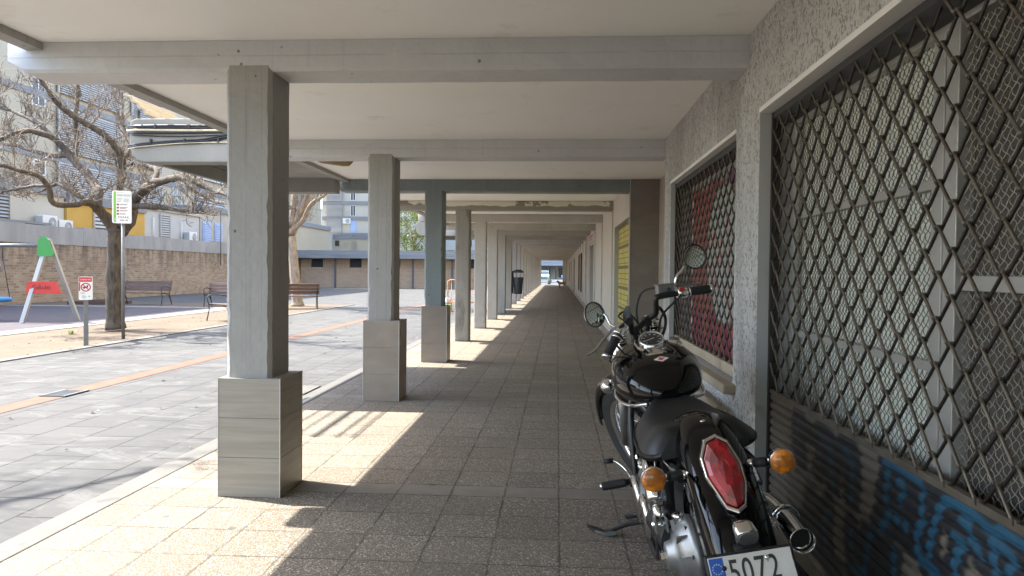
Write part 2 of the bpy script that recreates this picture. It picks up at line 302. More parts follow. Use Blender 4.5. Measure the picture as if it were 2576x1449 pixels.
# ---------------------------------------------------------------- mesh helpers
class MB:
    def __init__(s): s.v = []; s.f = []; s.mi = []; s.sm = []; s.cur = 0; s.smooth = False
    def add(s, vs, fs, smooth=None):
        o = len(s.v); s.v += [tuple(v) for v in vs]
        for f in fs: s.f.append([i+o for i in f]); s.mi.append(s.cur); s.sm.append(s.smooth if smooth is None else smooth)
        return s
    def box(s, x0, x1, y0, y1, z0, z1):
        return s.add([(x0, y0, z0), (x1, y0, z0), (x1, y1, z0), (x0, y1, z0), (x0, y0, z1), (x1, y0, z1), (x1, y1, z1), (x0, y1, z1)],
              [(0, 3, 2, 1), (4, 5, 6, 7), (0, 1, 5, 4), (1, 2, 6, 5), (2, 3, 7, 6), (3, 0, 4, 7)])
    def obox(s, c, ax, ay, az):
        c, ax, ay, az = map(Vector, (c, ax, ay, az)); vs = []
        for k in (-1, 1):
            for a, b in ((-1, -1), (1, -1), (1, 1), (-1, 1)): vs.append(c+ax*a+ay*b+az*k)
        return s.add(vs, [(0, 3, 2, 1), (4, 5, 6, 7), (0, 1, 5, 4), (1, 2, 6, 5), (2, 3, 7, 6), (3, 0, 4, 7)])
    def rings(s, R, cap=True, close=True, smooth=True):
        n = len(R[0]); vs = [p for r in R for p in r]; fs = []
        for i in range(len(R)-1):
            for j in range(n if close else n-1):
                k = (j+1) % n; fs.append((i*n+j, i*n+k, (i+1)*n+k, (i+1)*n+j))
        o = len(s.v); s.add(vs, fs, smooth)
        if cap and close:
            for rr in (list(range(n))[::-1], [(len(R)-1)*n+j for j in range(n)]):
                s.f.append([o+i for i in rr]); s.mi.append(s.cur); s.sm.append(False)
        return s
    def tube(s, path, r, n=8, cap=True, sq=(1, 1)):
        P = [Vector(p[:3]) for p in path]; R = []
        t0 = (P[1]-P[0]).normalized(); ref = Vector((0, 0, 1)) if abs(t0.z) < .9 else Vector((1, 0, 0))
        a = t0.cross(ref).normalized()
        for i, p in enumerate(P):
            t = (P[min(i+1, len(P)-1)]-P[max(i-1, 0)]).normalized()
            a = (a-t*a.dot(t)).normalized(); b = t.cross(a)
            rr = r[i] if hasattr(r, '__len__') else r
            R.append([p+a*(math.cos(2*PI*k/n)*rr*sq[0])+b*(math.sin(2*PI*k/n)*rr*sq[1]) for k in range(n)])
        return s.rings(R, cap)
    def lathe(s, c, axis, prof, n=24, smooth=True, cap=True):
        c = Vector(c); ax = Vector(axis).normalized(); ref = Vector((0, 0, 1)) if abs(ax.z) < .9 else Vector((1, 0, 0))
        a = ax.cross(ref).normalized(); b = ax.cross(a)
        return s.rings([[c+ax*h+(a*math.cos(2*PI*k/n)+b*math.sin(2*PI*k/n))*max(r, 1e-5) for k in range(n)] for h, r in prof], cap, True, smooth)
    def prism(s, poly, axis, lo, hi):
        # poly: 2D list; axis 'x' -> (y,z), 'y' -> (x,z), 'z' -> (x,y)
        def p3(a, b, c): return {'x': (c, a, b), 'y': (a, c, b), 'z': (a, b, c)}[axis]
        n = len(poly); vs = [p3(a, b, lo) for a, b in poly]+[p3(a, b, hi) for a, b in poly]
        fs = [tuple(range(n))[::-1], tuple(range(n, 2*n))]+[(i, (i+1) % n, n+(i+1) % n, n+i) for i in range(n)]
        return s.add(vs, fs, False)
    def torus(s, c, axis, R, r, n=32, m=10, sq=(1, 1)):
        c = Vector(c); ax = Vector(axis).normalized(); ref = Vector((0, 0, 1)) if abs(ax.z) < .9 else Vector((1, 0, 0))
        a = ax.cross(ref).normalized(); b = ax.cross(a); vs = []; fs = []
        for i in range(n):
            d = a*math.cos(2*PI*i/n)+b*math.sin(2*PI*i/n)
            for j in range(m): vs.append(c+d*(R+r*math.cos(2*PI*j/m)*sq[0])+ax*(r*math.sin(2*PI*j/m)*sq[1]))
        for i in range(n):
            for j in range(m): fs.append((i*m+j, i*m+(j+1) % m, ((i+1) % n)*m+(j+1) % m, ((i+1) % n)*m+j))
        return s.add(vs, fs, True)
    def build(s, name, mats, parent=None, label=None, bevel=0, cat=None, group=None, kind=None, sub=0, bseg=2):
        me = bpy.data.meshes.new(name); me.from_pydata(s.v, [], s.f)
        for m in (mats if isinstance(mats, (list, tuple)) else [mats]): me.materials.append(M[m] if isinstance(m, str) else m)
        me.polygons.foreach_set('material_index', s.mi); me.polygons.foreach_set('use_smooth', s.sm)
        bm = bmesh.new(); bm.from_mesh(me); bmesh.ops.recalc_face_normals(bm, faces=bm.faces); bm.to_mesh(me); bm.free()
        me.update()
        o = bpy.data.objects.new(name, me); C.objects.link(o)
        if parent: o.parent = parent
        if bevel:
            b = o.modifiers.new('b', 'BEVEL'); b.width = bevel; b.segments = bseg; b.limit_method = 'ANGLE'; b.angle_limit = math.radians(40)
        if sub: b = o.modifiers.new('s', 'SUBSURF'); b.levels = sub; b.render_levels = sub
        return tag(o, label, cat, group, kind)
def tag(o, label=None, cat=None, group=None, kind=None):
    for k, v in (('label', label), ('category', cat), ('group', group), ('kind', kind)):
        if v: o[k] = v
    return o
def thing(name, label, cat, loc=(0, 0, 0), group=None, rz=0):
    o = bpy.data.objects.new(name, None); C.objects.link(o); o.location = loc; o.rotation_euler = (0, 0, rz); o.empty_display_size = .1
    return tag(o, label, cat, group)
def dup(root, loc=None, rz=None, label=None):
    def cp(o, par):
        c = o.copy(); C.objects.link(c)
        if par: c.parent = par
        for ch in [x for x in o.children]: cp(ch, c)
        return c
    c = cp(root, None)
    if loc is not None: c.location = loc
    if rz is not None: c.rotation_euler = (0, 0, rz)
    if label: c['label'] = label
    return c
def text(s, size, mat, parent, loc, rot, name='lettering', ext=.0006, sx=1.0, align='LEFT', offset=0, spacing=1.0, label=None):
    cu = bpy.data.curves.new('t', 'FONT'); cu.body = s; cu.size = size; cu.extrude = ext; cu.align_x = align; cu.offset = offset; cu.space_character = spacing
    to = bpy.data.objects.new('t', cu); C.objects.link(to)
    bpy.context.view_layer.update()
    me = bpy.data.meshes.new_from_object(to.evaluated_get(bpy.context.evaluated_depsgraph_get()))
    bpy.data.objects.remove(to); bpy.data.curves.remove(cu)
    me.materials.clear(); me.materials.append(M[mat])
    o = bpy.data.objects.new(name, me); C.objects.link(o); o.parent = parent; o.location = loc; o.rotation_euler = rot; o.scale = (sx, 1, 1)
    return tag(o, label)
def seg_d(p, a, b):
    ax, ay = a; bx, by = b; dx, dy = bx-ax, by-ay; L = dx*dx+dy*dy
    t = 0 if L == 0 else max(0, min(1, ((p[0]-ax)*dx+(p[1]-ay)*dy)/L)); return math.hypot(p[0]-ax-t*dx, p[1]-ay-t*dy)
def stroke_d(p, strokes): return min(seg_d(p, s[i], s[i+1]) for s in strokes for i in range(len(s)-1))
def hnoise(x, y, s=0):
    def h(i, j):
        v = math.sin(i*127.1+j*311.7+s*74.7)*43758.5453; return v-math.floor(v)
    i, j = math.floor(x), math.floor(y); fx, fy = x-i, y-j; fx = fx*fx*(3-2*fx); fy = fy*fy*(3-2*fy)
    return (h(i, j)*(1-fx)+h(i+1, j)*fx)*(1-fy)+(h(i, j+1)*(1-fx)+h(i+1, j+1)*fx)*fy
def set_paint(o, fn):
    me = o.data; a = me.color_attributes.new('paint', 'FLOAT_COLOR', 'POINT')
    for i, v in enumerate(me.vertices): c = fn(v.co); a.data[i].color = (*c, 1)
# ================================================================ SETTING: ground
Y0, DY, NP = 4.066, 3.134, 23
YE = Y0+DY*(NP-1)+.4          # far end of the arcade
def sheet(name, x0, x1, y0, y1, z, m, kind='structure', label=None): return MB().box(x0, x1, y0, y1, z-.1, z).build(name, m, kind=kind)
def flat(name, x0, x1, y0, y1, z, m):
    b = MB(); b.add([(x0, y0, z), (x1, y0, z), (x1, y1, z), (x0, y1, z)], [(0, 1, 2, 3)]); return b.build(name, m, kind='structure')
flat('ground', -300, 300, -200, 500, -.03, 'plaza')
MB().box(-2.43, 2.6, -9, YE+1.6, -.12, 0).build('pavement', 'floor', kind='structure')
MB().box(-2.60, -2.436, -9, YE+1.6, -.12, .002).build('kerb', 'kerb', kind='structure', bevel=.006)
flat('dirt', -19.6, -7.9, -12, 27.6, -.022, 'dirt')
MB().box(-7.9, -7.72, -12, 27.6, -.06, -.012).build('dirt_edging', 'kerb', kind='structure')
flat('playground_surface', -19, -11.25, 5, 23.9, -.016, 'rubber')
MB().box(-11.25, -10.6, 4.6, 24.5, -.06, -.008).box(-19, -11.25, 23.9, 24.5, -.06, -.008).build('playground_border', 'white_kerb', kind='structure')
flat('terracotta_strip', -5.30, -5.03, -10, 70, -.026, 'orange_strip')
flat('street', -120, 120, 82, 103, -.024, 'asphalt')
flat('road', -120, 120, 109, 121, -.024, 'asphalt')

# ================================================================ ARCADE BUILDING
arc = thing('arcade_building', 'long pale building whose ground floor is an open arcade of square pillars', 'building', (0, 0, 0))
def cellwall(name, X, ys, zs, holes, th, mats, parent, label=None):
    """wall in the plane X=const with rectangular openings (y0,y1,z0,z1); reveals take material 1"""
    Y = sorted(set(list(ys)+[h[0] for h in holes]+[h[1] for h in holes])); Z = sorted(set(list(zs)+[h[2] for h in holes]+[h[3] for h in holes]))
    solid = lambda i, j: 0 <= i < len(Y)-1 and 0 <= j < len(Z)-1 and not any(h[0] <= (Y[i]+Y[i+1])/2 <= h[1] and h[2] <= (Z[j]+Z[j+1])/2 <= h[3] for h in holes)
    b = MB(); ids = {}
    def vid(x, y, z):
        k = (x, y, z)
        if k not in ids: ids[k] = len(b.v); b.v.append(k)
        return ids[k]
    def q(pts, m): b.f.append([vid(*p) for p in pts]); b.mi.append(m); b.sm.append(False)
    X2 = X+th
    for i in range(len(Y)-1):
        for j in range(len(Z)-1):
            if not solid(i, j): continue
            a, c, d, e = Y[i], Y[i+1], Z[j], Z[j+1]
            q([(X, a, d), (X, c, d), (X, c, e), (X, a, e)], 0); q([(X2, a, d), (X2, c, d), (X2, c, e), (X2, a, e)], 1)
            if not solid(i-1, j): q([(X, a, d), (X, a, e), (X2, a, e), (X2, a, d)], 1)
            if not solid(i+1, j): q([(X, c, d), (X, c, e), (X2, c, e), (X2, c, d)], 1)
            if not solid(i, j-1): q([(X, a, d), (X, c, d), (X2, c, d), (X2, a, d)], 1)
            if not solid(i, j+1): q([(X, a, e), (X, c, e), (X2, c, e), (X2, a, e)], 2 if len(mats) > 2 else 1)
    return b.build(name, mats, parent, label)
CZ, BZ, XW = 2.598, 2.425, 1.03
H1 = (.60, 3.868, -.01, 2.15); H2 = (4.37, 6.84, .66, 2.14)
# rough-cast wall with a real uneven skin near the camera
cellwall('roughcast_wall', XW, (-9, 7.23), (-.1, CZ), [H1, H2], .36, ('stucco', 'jamb'), arc, 'pitted rough-cast wall between the grilles')
# pale border strip over each opening
MB().box(XW-.006, XW+.10, .60, 3.868, 2.125, 2.1495).box(XW-.006, XW+.10, 4.37, 6.84, 2.115, 2.1395).build('opening_border', 'lintel', arc)
MB().box(1.40, 1.60, 7.235, 10.33, -.1, CZ).build('tiled_wall', 'tile_light', arc)
pt = MB()
for i in range(9):
    z0 = i*.292; pt.box(1.0, 1.40, 10.33, 10.47, z0+.002, min(z0+.2895, CZ-.004))
pt.cur = 1; pt.box(1.004, 1.398, 10.334, 10.466, -.1, CZ-.002); pt.cur = 2; pt.box(.994, 1.002, 10.322, 10.332, 0, CZ-.002)
pt.build('tiled_pilaster', ('tile_dark', 'grout', 'tile_edge'), arc)
HC = [(10.52, 13.13, -.01, 2.09), (20.1, 22.8, -.01, 2.1), (29.6, 31.9, .45, 2.12), (32.5, 34.9, .45, 2.12), (43.5, 46.5, -.01, 2.1), (52, 55, -.01, 2.1), (60, 63, .5, 2.1)]
cellwall('painted_wall', 1.0, (10.475, YE), (-.1, CZ), HC, .36, ('wall_beige', 'jamb'), arc)
sk = MB()
for a, b_ in ((13.13, 20.1), (22.8, 43.5), (46.5, 52), (55, YE)): sk.box(.975, .998, a+.005, b_-.005, 0, .16)
sk.build('skirting', 'tile_brown', arc)
for k in range(3, NP): MB().box(.968, .998, Y0+DY*k+.03, Y0+DY*k+.33, .0, BZ-.002).build('wall_pilaster', 'wall_beige', arc, bevel=.01)
# back walls of the rooms behind, and the storeys over the arcade
MB().box(1.95, 10, -9, YE, -.1, CZ-.003).build('inner_wall', 'dark', arc)
MB().box(-3.07, 10, -9, YE, CZ, 2.84).box(-3.07, -2.985, -9, YE, 2.556, CZ).build('ceiling', ('ceiling'), arc, 'cream painted ceiling slab crossed by beams')
MB().box(-3.078, -2.977, -9, YE, 2.552, 2.5955).build('slab_lip', 'conc', arc)
up_ = MB().box(-3.07, 10, -9, YE, 2.843, 15); up_.build('upper_wall', 'cream', arc)
def peel():
    n = NT('peeling paint on concrete'); x, y, z = n.xyz()
    edge = n.m_('ADD', z, n.m_('MULTIPLY', n.m_('SUBTRACT', n.noise(3.5, 7), .5), .12))
    f = n.ramp(edge, 2.50, 2.506); k = n.mix(f, (.27, .25, .215), (.70, .66, .57)); g = n.ramp(n.noise(2.1, 6, n.mapping(loc=(3, 2, 1))), .56, .58)
    k = n.mix(n.m_('MULTIPLY', g, f), k, (.24, .22, .19)); n.col(k); n.rough(.7); n.bump(n.m_('ADD', f, n.noise(30, 4)), .4, .004); return n.m
M['conc_peel'] = peel()
order = {-1: 'conc', 0: 'conc', 1: 'conc', 2: 'conc_blue', 3: 'conc_raw', 8: 'conc_lilac', 9: 'conc_lilac'}
names = {0: 'grey painted pillar nearest the camera with a grey tiled foot', 1: 'second grey pillar with a brown tiled foot', 2: 'blue grey pillar with a brown tiled foot', 3: 'bare stained concrete pillar without a tiled foot'}
for k in range(-1, NP):
    y = Y0+DY*k; m = order.get(k, 'conc_beige')
    b = MB(); yy0, yy1 = y+.03, y+.33
    poly = [(-3.19, CZ-.0015), (-3.19, 2.48), (-3.18, 2.445), (-3.15, BZ), (XW+.02, BZ), (XW+.02, CZ-.0015)]
    if k == 2: poly = [(a if a < 0 else .996, c) for a, c in poly]
    b.prism(poly, 'y', yy0, yy1)
    if k < 3:
        b = MB(); rj = random.Random(k+9); xe = 1.05 if k != 2 else .996; nx = 46; jt = lambda a=.0022: rj.uniform(-a, a); RR = []
        for i in range(nx+1):
            x = -3.19+(xe+3.19)*i/nx; e = max(0, 1-(x+3.19)/.09); lift = .05*e*e; ch = .016+abs(jt(.005))
            q = [(yy0, CZ-.0015), (yy0+jt(), (CZ+BZ)/2), (yy0+jt(.001), BZ+ch+lift), (yy0+ch, BZ+lift+jt(.0015)), ((yy0+yy1)/2, BZ+lift+jt(.001)), (yy1-ch, BZ+lift+jt(.0015)), (yy1, BZ+ch+lift), (yy1, CZ-.0015)]
            RR.append([(x, p_[0], p_[1]) for p_ in q])
        b.rings(RR, smooth=False)
    b.build('beam', 'conc_peel' if k == 3 else ('conc_beam' if m == 'conc' else m), arc, bevel=.014 if 3 <= k < 8 else 0, label={2: 'blue grey concrete beam', 3: 'concrete beam with peeling cream paint'}.get(k))
    s = MB().box(-1.893, -1.628, yy0-.003, yy1-.004, 0.0, BZ+.03)
    if k < 3:
        s = MB(); rj = random.Random(k+50); jt = lambda a=.0018: rj.uniform(-a, a); RR = []; nz = 40; x0, x1, y0_, y1_ = -1.893, -1.628, yy0-.003, yy1-.004
        for i in range(nz+1):
            z = (BZ+.03)*i/nz; c4 = [.020+jt(.004)+(abs(jt(.01)) if rj.random() < .12 else 0) for _ in range(4)]
            RR.append([(x0, y0_+c4[0], z), (x0+c4[0], y0_, z), ((x0+x1)/2, y0_+jt(.001), z), (x1-c4[1], y0_, z), (x1, y0_+c4[1], z), (x1+jt(.001), (y0_+y1_)/2, z), (x1, y1_-c4[2], z), (x1-c4[2], y1_, z), (x0+c4[3], y1_, z), (x0, y1_-c4[3], z)])
        s.rings(RR, smooth=False)
    p = s.build('pillar', m, arc, bevel=0 if k < 3 else (.02 if k < 8 else .015), label=names.get(k))
    if -1 <= k <= 2:
        hb = .678 if k <= 0 else .80; rh = hb/3; b = MB()
        for i in range(3): b.box(-1.924, -1.564, y, y+.36, i*rh+.0015, (i+1)*rh-.0015)
        b.cur = 1; b.box(-1.921, -1.567, y+.003, y+.357, 0, hb-.003); b.cur = 2
        for xx in (-1.9265, -1.566): b.box(xx, xx+.0045, y-.0025, y+.004, 0, hb+.001)
        b.box(-1.566, -1.5615, y+.356, y+.3625, 0, hb+.001); b.cur = 3; b.box(-1.922, -1.566, y+.002, y+.358, hb-.0025, hb+.0005)
        b.build('tile_base', ('tile_grey' if k <= 0 else 'tile_brown', 'grout', 'tile_edge', 'conc'), p)
# end frame of the arcade
MB().box(.5, 1.0, YE-.25, YE+.05, 0, CZ-.005).build('end_wall', 'conc_beige', arc)

# ---------------------------------------------------------------- grilles
def lattice(y0, y1, z0, z1, X, root, mats=('lattice', 'lattice_dark'), dy=.0785, dz=.132, r=.0056):
    b = MB(); n = int((y1-y0)/dy); J = int((z1-z0)/dz)+2
    for i in range(n+1):
        y = y1-.012-i*dy
        for j in range(J):
            z = z0+j*dz+(dz/2 if i % 2 else 0)
            if z > z1+.01: continue
            # riveted double coupling
            b.cur = 0; b.box(X-.013, X-.0025, y-.0125, y+.0125, z+.0012, z+.0085); b.cur = 1; b.box(X-.010, X+.004, y-.0125, y+.0125, z-.0085, z-.0012); b.box(X-.0135, X-.0128, y-.004, y+.004, z-.009, z+.009); b.cur = 0
            if i < n:
                for s in (-1, 1):
                    z2 = z+s*dz/2
                    if z0-.01 < z2 < z1+.01:
                        b.cur = 0 if s < 0 else 1  # rising diagonals take the darker copy: their shade is painted in
                        xo = -.009 if s < 0 else .001
                        b.tube([(X+xo, y-.010, z), (X+xo, y-.018, z+s*.009), (X+xo, y-dy+.018, z2-s*.009), (X+xo, y-dy+.010, z2)], r, 5)
    return b.build('lattice', mats, root)
g1 = thing('security_grille', None, None); g1.parent = arc; g1['label'] = 'large open bronze lattice shutter with graffitied slats below'
lattice(.60, 3.868, .712, 2.13, 1.105, g1)
for a_, b_ in ((3.842, 3.8665), (.602, .63)): MB().box(1.088, 1.130, a_, b_, .0, 2.124).build('guide_rail', 'lattice_dark', g1)
b = MB(); b.prism([(1.09, 2.095), (1.12, 2.07), (1.20, 2.07), (1.20, 2.123), (1.09, 2.123)], 'y', .63, 3.84); b.build('shutter_box', 'black_p', g1)
MB().box(1.092, 1.118, .632, 3.840, .690, .714).build('bottom_rail', 'lattice', g1, bevel=.002)
GRAF= [[(3.393, 0.642), (3.431, 0.564), (3.365, 0.51)], [(3.122, 0.617), (3.019, 0.606), (3.008, 0.548), (2.979, 0.464)], [(3.129, 0.568), (3.144, 0.513)], [(2.864, 0.632), (2.791, 0.604), (2.788, 0.548), (2.798, 0.46)], [(2.522, 0.679), (2.398, 0.686), (2.289, 0.68), (2.265, 0.658), (2.272, 0.601), (2.261, 0.563), (2.301, 0.516), (2.288, 0.446), (2.172, 0.443)], [(2.521, 0.674), (2.502, 0.628), (2.516, 0.563), (2.485, 0.506), (2.551, 0.433)], [(2.421, 0.636), (2.384, 0.622), (2.413, 0.575)], [(2.442, 0.521), (2.421, 0.508)], [(2.379, 0.517), (2.363, 0.499)], [(2.171, 0.628), (2.14, 0.66), (2.086, 0.672), (2.012, 0.672), (1.962, 0.662), (1.902, 0.655), (1.913, 0.62), (1.897, 0.568)], [(2.171, 0.628), (2.195, 0.581), (2.21, 0.531), (2.226, 0.48)], [(2.054, 0.642), (2.016, 0.634), (2.008, 0.604)], [(2.088, 0.579), (2.042, 0.575), (2.078, 0.524), (2.084, 0.483)], [(1.88, 0.672), (1.83, 0.665), (1.74, 0.66)], [(1.89, 0.66), (1.91, 0.62)], [(1.871, 0.63), (1.823, 0.62), (1.844, 0.57)], [(1.978, 0.587), (1.964, 0.576)], [(1.816, 0.56), (1.851, 0.53)]]
def slats(y0, y1, z0, z1, X, pitch, fn, name, root, ny=.0085):
    b = MB(); b.smooth = False; NY = int((y1-y0)/ny); prof = []
    z = z1
    while z > z0+pitch*.5:
        for t, x in ((0, .006), (.10, .0), (.3, -.004), (.55, -.005), (.78, -.002), (.86, .004), (.93, .007)): prof.append((X+x, z-t*pitch))
        z -= pitch
    R = [[(x, y0+(y1-y0)*i/NY, zz) for i in range(NY+1)] for x, zz in prof]
    b.rings(R, cap=False, close=False, smooth=False); o = b.build(name, 'paint_attr', root); set_paint(o, fn); return o
def graf(co):
    y, z = co.y, co.z
    if z < .43: 
        zz = .43+(.43-z)*.9; yy = y+.35; 
    else: zz, yy = z, y
    wob = (hnoise(y*22, z*22)-.5)*.005
    d = stroke_d((yy, zz), GRAF)+wob if y < 3.6 else 1
    tan = (.125, .108, .085); blk = (.012, .013, .016); blue = (.015, .075, .13)
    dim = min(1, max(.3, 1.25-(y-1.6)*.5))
    halo = hnoise(y*5+3, z*9, 2)*.06
    dark = hnoise(y*3.1, z*6, 5)
    t = max(0, min(1, (d-.035-halo)/.02)); base = tuple(blk[i]*(1-t)+tan[i]*t for i in range(3))
    if d > .03 and dark > .5 and y < 3.5 and z < .655:
        s = min(1, (dark-.5)*9); base = tuple(base[i]*(1-s)+blk[i]*s for i in range(3))
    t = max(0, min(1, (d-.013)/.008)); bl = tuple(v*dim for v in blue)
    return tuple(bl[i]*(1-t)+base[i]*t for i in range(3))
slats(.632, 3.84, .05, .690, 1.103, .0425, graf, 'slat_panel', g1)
MB().box(1.0, 1.30, .60, 3.866, -.005, .055).build('sill', 'conc_raw', g1, bevel=.006)
# window of crimped wire and glass behind
w1 = thing('shop_window', None, None); w1.parent = arc; w1['label'] = 'aluminium framed shop window behind crimped wire mesh'
XG = 1.215
f = MB()
f.box(XG-.03, XG+.02, 3.78, 3.866, .06, 2.12).box(XG-.03, XG+.02, .62, 3.78, 2.05, 2.12)
f.box(XG-.034, XG+.02, 2.35, 2.42, .06, 2.05).box(XG-.038, XG+.02, 2.262, 2.335, .06, 2.05).box(XG-.02, XG+.02, 2.335, 2.35, .06, 2.05)
for z in (1.575, .99, .10): f.box(XG-.022, XG+.018, 2.42, 3.78, z, z+.032)
for z in (1.255, .10): f.box(XG-.022, XG+.018, .62, 2.262, z, z+.045)
f.build('window_frame', 'alu', w1, bevel=.003)
g = MB(); g.add([(XG+.012, 2.42, .1), (XG+.012, 3.78, .1), (XG+.012, 3.78, 2.05), (XG+.012, 2.42, 2.05)], [(0, 1, 2, 3)]); g.build('pane', 'glass_green', w1)
g = MB(); g.add([(XG+.012, .62, .1), (XG+.012, 2.262, .1), (XG+.012, 2.262, 2.05), (XG+.012, .62, 2.05)], [(0, 1, 2, 3)]); g.build('pane', 'screen_dark', w1, label='dark brown screened pane')
def wire(y0, y1, z0, z1, X, p, root, mt='mesh_wire'):
    b = MB(); W_ = y1-y0; Hh = z1-z0; a = .0016
    for s in (1, -1):
        k = -Hh
        while k < W_:
            pts = []; n = int(Hh/(p/4))
            for i in range(n+1):
                t = i*p/4; y = (y0+k+t) if s > 0 else (y1-k-t); z = z0+t
                if y0 <= y <= y1:
                    off = (0, .0020, 0, -.0020)[i % 4]; pts.append((X+(.0016 if (i//2 % 2) == (s > 0) else -.0016), y+off, z-off*s))
            if len(pts) > 2: b.tube(pts, .00165, 3, cap=False)
            k += p
    return b.build('wire_mesh', mt, root)
wire(2.425, 3.775, .12, 2.045, XG-.016, .034, w1, 'mesh_dark')
wire(1.25, 2.258, .12, 2.045, XG-.016, .036, w1)
# second opening
g2 = thing('security_grille', None, None); g2.parent = arc; g2['label'] = 'bronze lattice shutter over a red painted panel'
lattice(4.37, 6.84, .75, 2.09, 1.09, g2)
for a_, b_ in ((6.812, 6.838), (4.372, 4.398)): MB().box(1.07, 1.112, a_, b_, .66, 2.115).build('guide_rail', 'lattice_dark', g2)
MB().box(1.075, 1.125, 4.40, 6.81, .665, .735).build('bottom_rail', 'beige_metal', g2, bevel=.004)
MB().box(1.075, 1.19, 4.40, 6.81, 2.07, 2.113).build('shutter_box', 'black_p', g2)
MB().box(.96, 1.06, 4.30, 6.9, .60, .658).build('sill', 'beige_metal', g2, bevel=.01)
MB().tube([(.945, 4.32, .50), (.945, 6.88, .50)], .028, 12).build('pipe', 'beige_metal', g2)
b = MB(); NYv, NZv = 150, 90
b.rings([[(1.19, 4.372+2.46*i/NYv, .66+1.46*j/NZv) for i in range(NYv+1)] for j in range(NZv+1)], cap=False, close=False, smooth=False)
art = b.build('painted_panel', 'art_attr', g2, 'red panel with a pale oval')
SCR = [[(5.9, 1.5), (5.75, 1.62), (5.6, 1.5), (5.45, 1.55)], [(5.85, 1.35), (5.7, 1.3), (5.62, 1.42), (5.5, 1.38), (5.35, 1.45)], [(5.8, 1.2), (5.65, 1.25), (5.5, 1.15)], [(5.3, 1.7), (5.2, 1.5), (5.25, 1.2), (5.1, 1.0)], [(6.0, 1.4), (5.9, 1.2), (5.7, 1.1)]]
def artp(co):
    y, z = co.y, co.z; nz = hnoise(y*4, z*4, 3)
    if y > 6.62: return (.10, .095, .09)
    if y > 6.57: return (.50, .48, .42)
    if z > 2.0+.02*math.sin(y*9): return (.30, .28, .26)
    c = (.27, .05, .05)
    if nz > .7: c = (.29, .06, .055)
    if y < 5.4 and z > 1.75: c = (.17, .06, .13)
    if z < 1.0 and nz > .35: c = (.20, .02, .05)
    if z < 1.3 and y < 5.1: c = (.30, .09, .09)
    e = math.hypot((y-5.36)/.58, (z-1.45)/.50)+(nz-.5)*.06
    if e < 1.06: c = (.16, .10, .08)
    if e < 1.0:
        c = (.33, .36, .33)
        d = stroke_d((y, z), SCR)
        if d < .022: c = (.42, .22, .22)
    return c
set_paint(art, artp)
# yellow roller shutter
def ymat():
    n = NT('yellow perforated shutter'); x, y, z = n.xyz()
    fy = n.m_('FRACT', n.m_('DIVIDE', y, .16)); fz = n.m_('FRACT', n.m_('DIVIDE', z, .085)); fz2 = n.m_('FRACT', n.m_('DIVIDE', z, .34))
    line = n.m_('MAXIMUM', n.m_('LESS_THAN', fy, .13), n.m_('MAXIMUM', n.m_('LESS_THAN', fz, .16), n.m_('LESS_THAN', fz2, .16)))
    k = n.mix(n.ramp(n.noise(3, 5), .35, .65), (.52, .43, .06), (.66, .57, .16)); k = n.mix(n.m_('MULTIPLY', line, .85), k, (.07, .06, .04))
    g = n.ramp(n.noise(2.2, 3, n.mapping(loc=(5, 1, 2))), .56, .6); lowz = n.ramp(z, .9, 1.0, 1, 0); k = n.mix(n.m_('MULTIPLY', g, lowz), k, (.04, .04, .04))
    n.col(k); n.rough(.6); n.bump(n.m_('MULTIPLY', line, -1), .6, .01); return n.m
M['yellow_sh'] = ymat()
g3 = thing('roller_shutter', None, None); g3.parent = arc; g3['label'] = 'yellow roller shutter beside the dark tiled pilaster'
MB().box(1.075, 1.09, 10.525, 13.125, 0.0, 2.085).build('shutter_curtain', 'yellow_sh', g3)
g4 = thing('roller_shutter', None, None); g4.parent = arc; g4['label'] = 'closed grey door beneath a small sign'
MB().box(1.09, 1.11, 20.105, 22.795, 0.0, 2.09).build('door_panel', 'greybeige_r', g4)
MB().box(.955, .997, 20.1, 22.8, 2.17, 2.42).build('sign_board', 'sign_white', g4)
b = MB(); b.box(.950, .9545, 20.4, 22.5, 2.30, 2.36).box(.950, .9545, 20.6, 22.3, 2.22, 2.26); b.build('lettering', 'sign_red', g4)
for h, m in ((HC[2], 'glass_dark'), (HC[3], 'glass_dark'), (HC[4], 'wood_dark'), (HC[5], 'greybeige_r'), (HC[6], 'glass_dark')):
    ww = MB().box(1.03, 1.05, h[0]+.005, h[1]-.005, h[2]+.01, h[3]-.005).build('window' if m == 'glass_dark' else 'door', m, arc)
    MB().box(.985, 1.028, h[0]+.002, h[0]+.06, h[2]+.01, h[3]-.005).box(.985, 1.028, h[1]-.06, h[1]-.002, h[2]+.01, h[3]-.005).build('frame', 'black_p', ww)

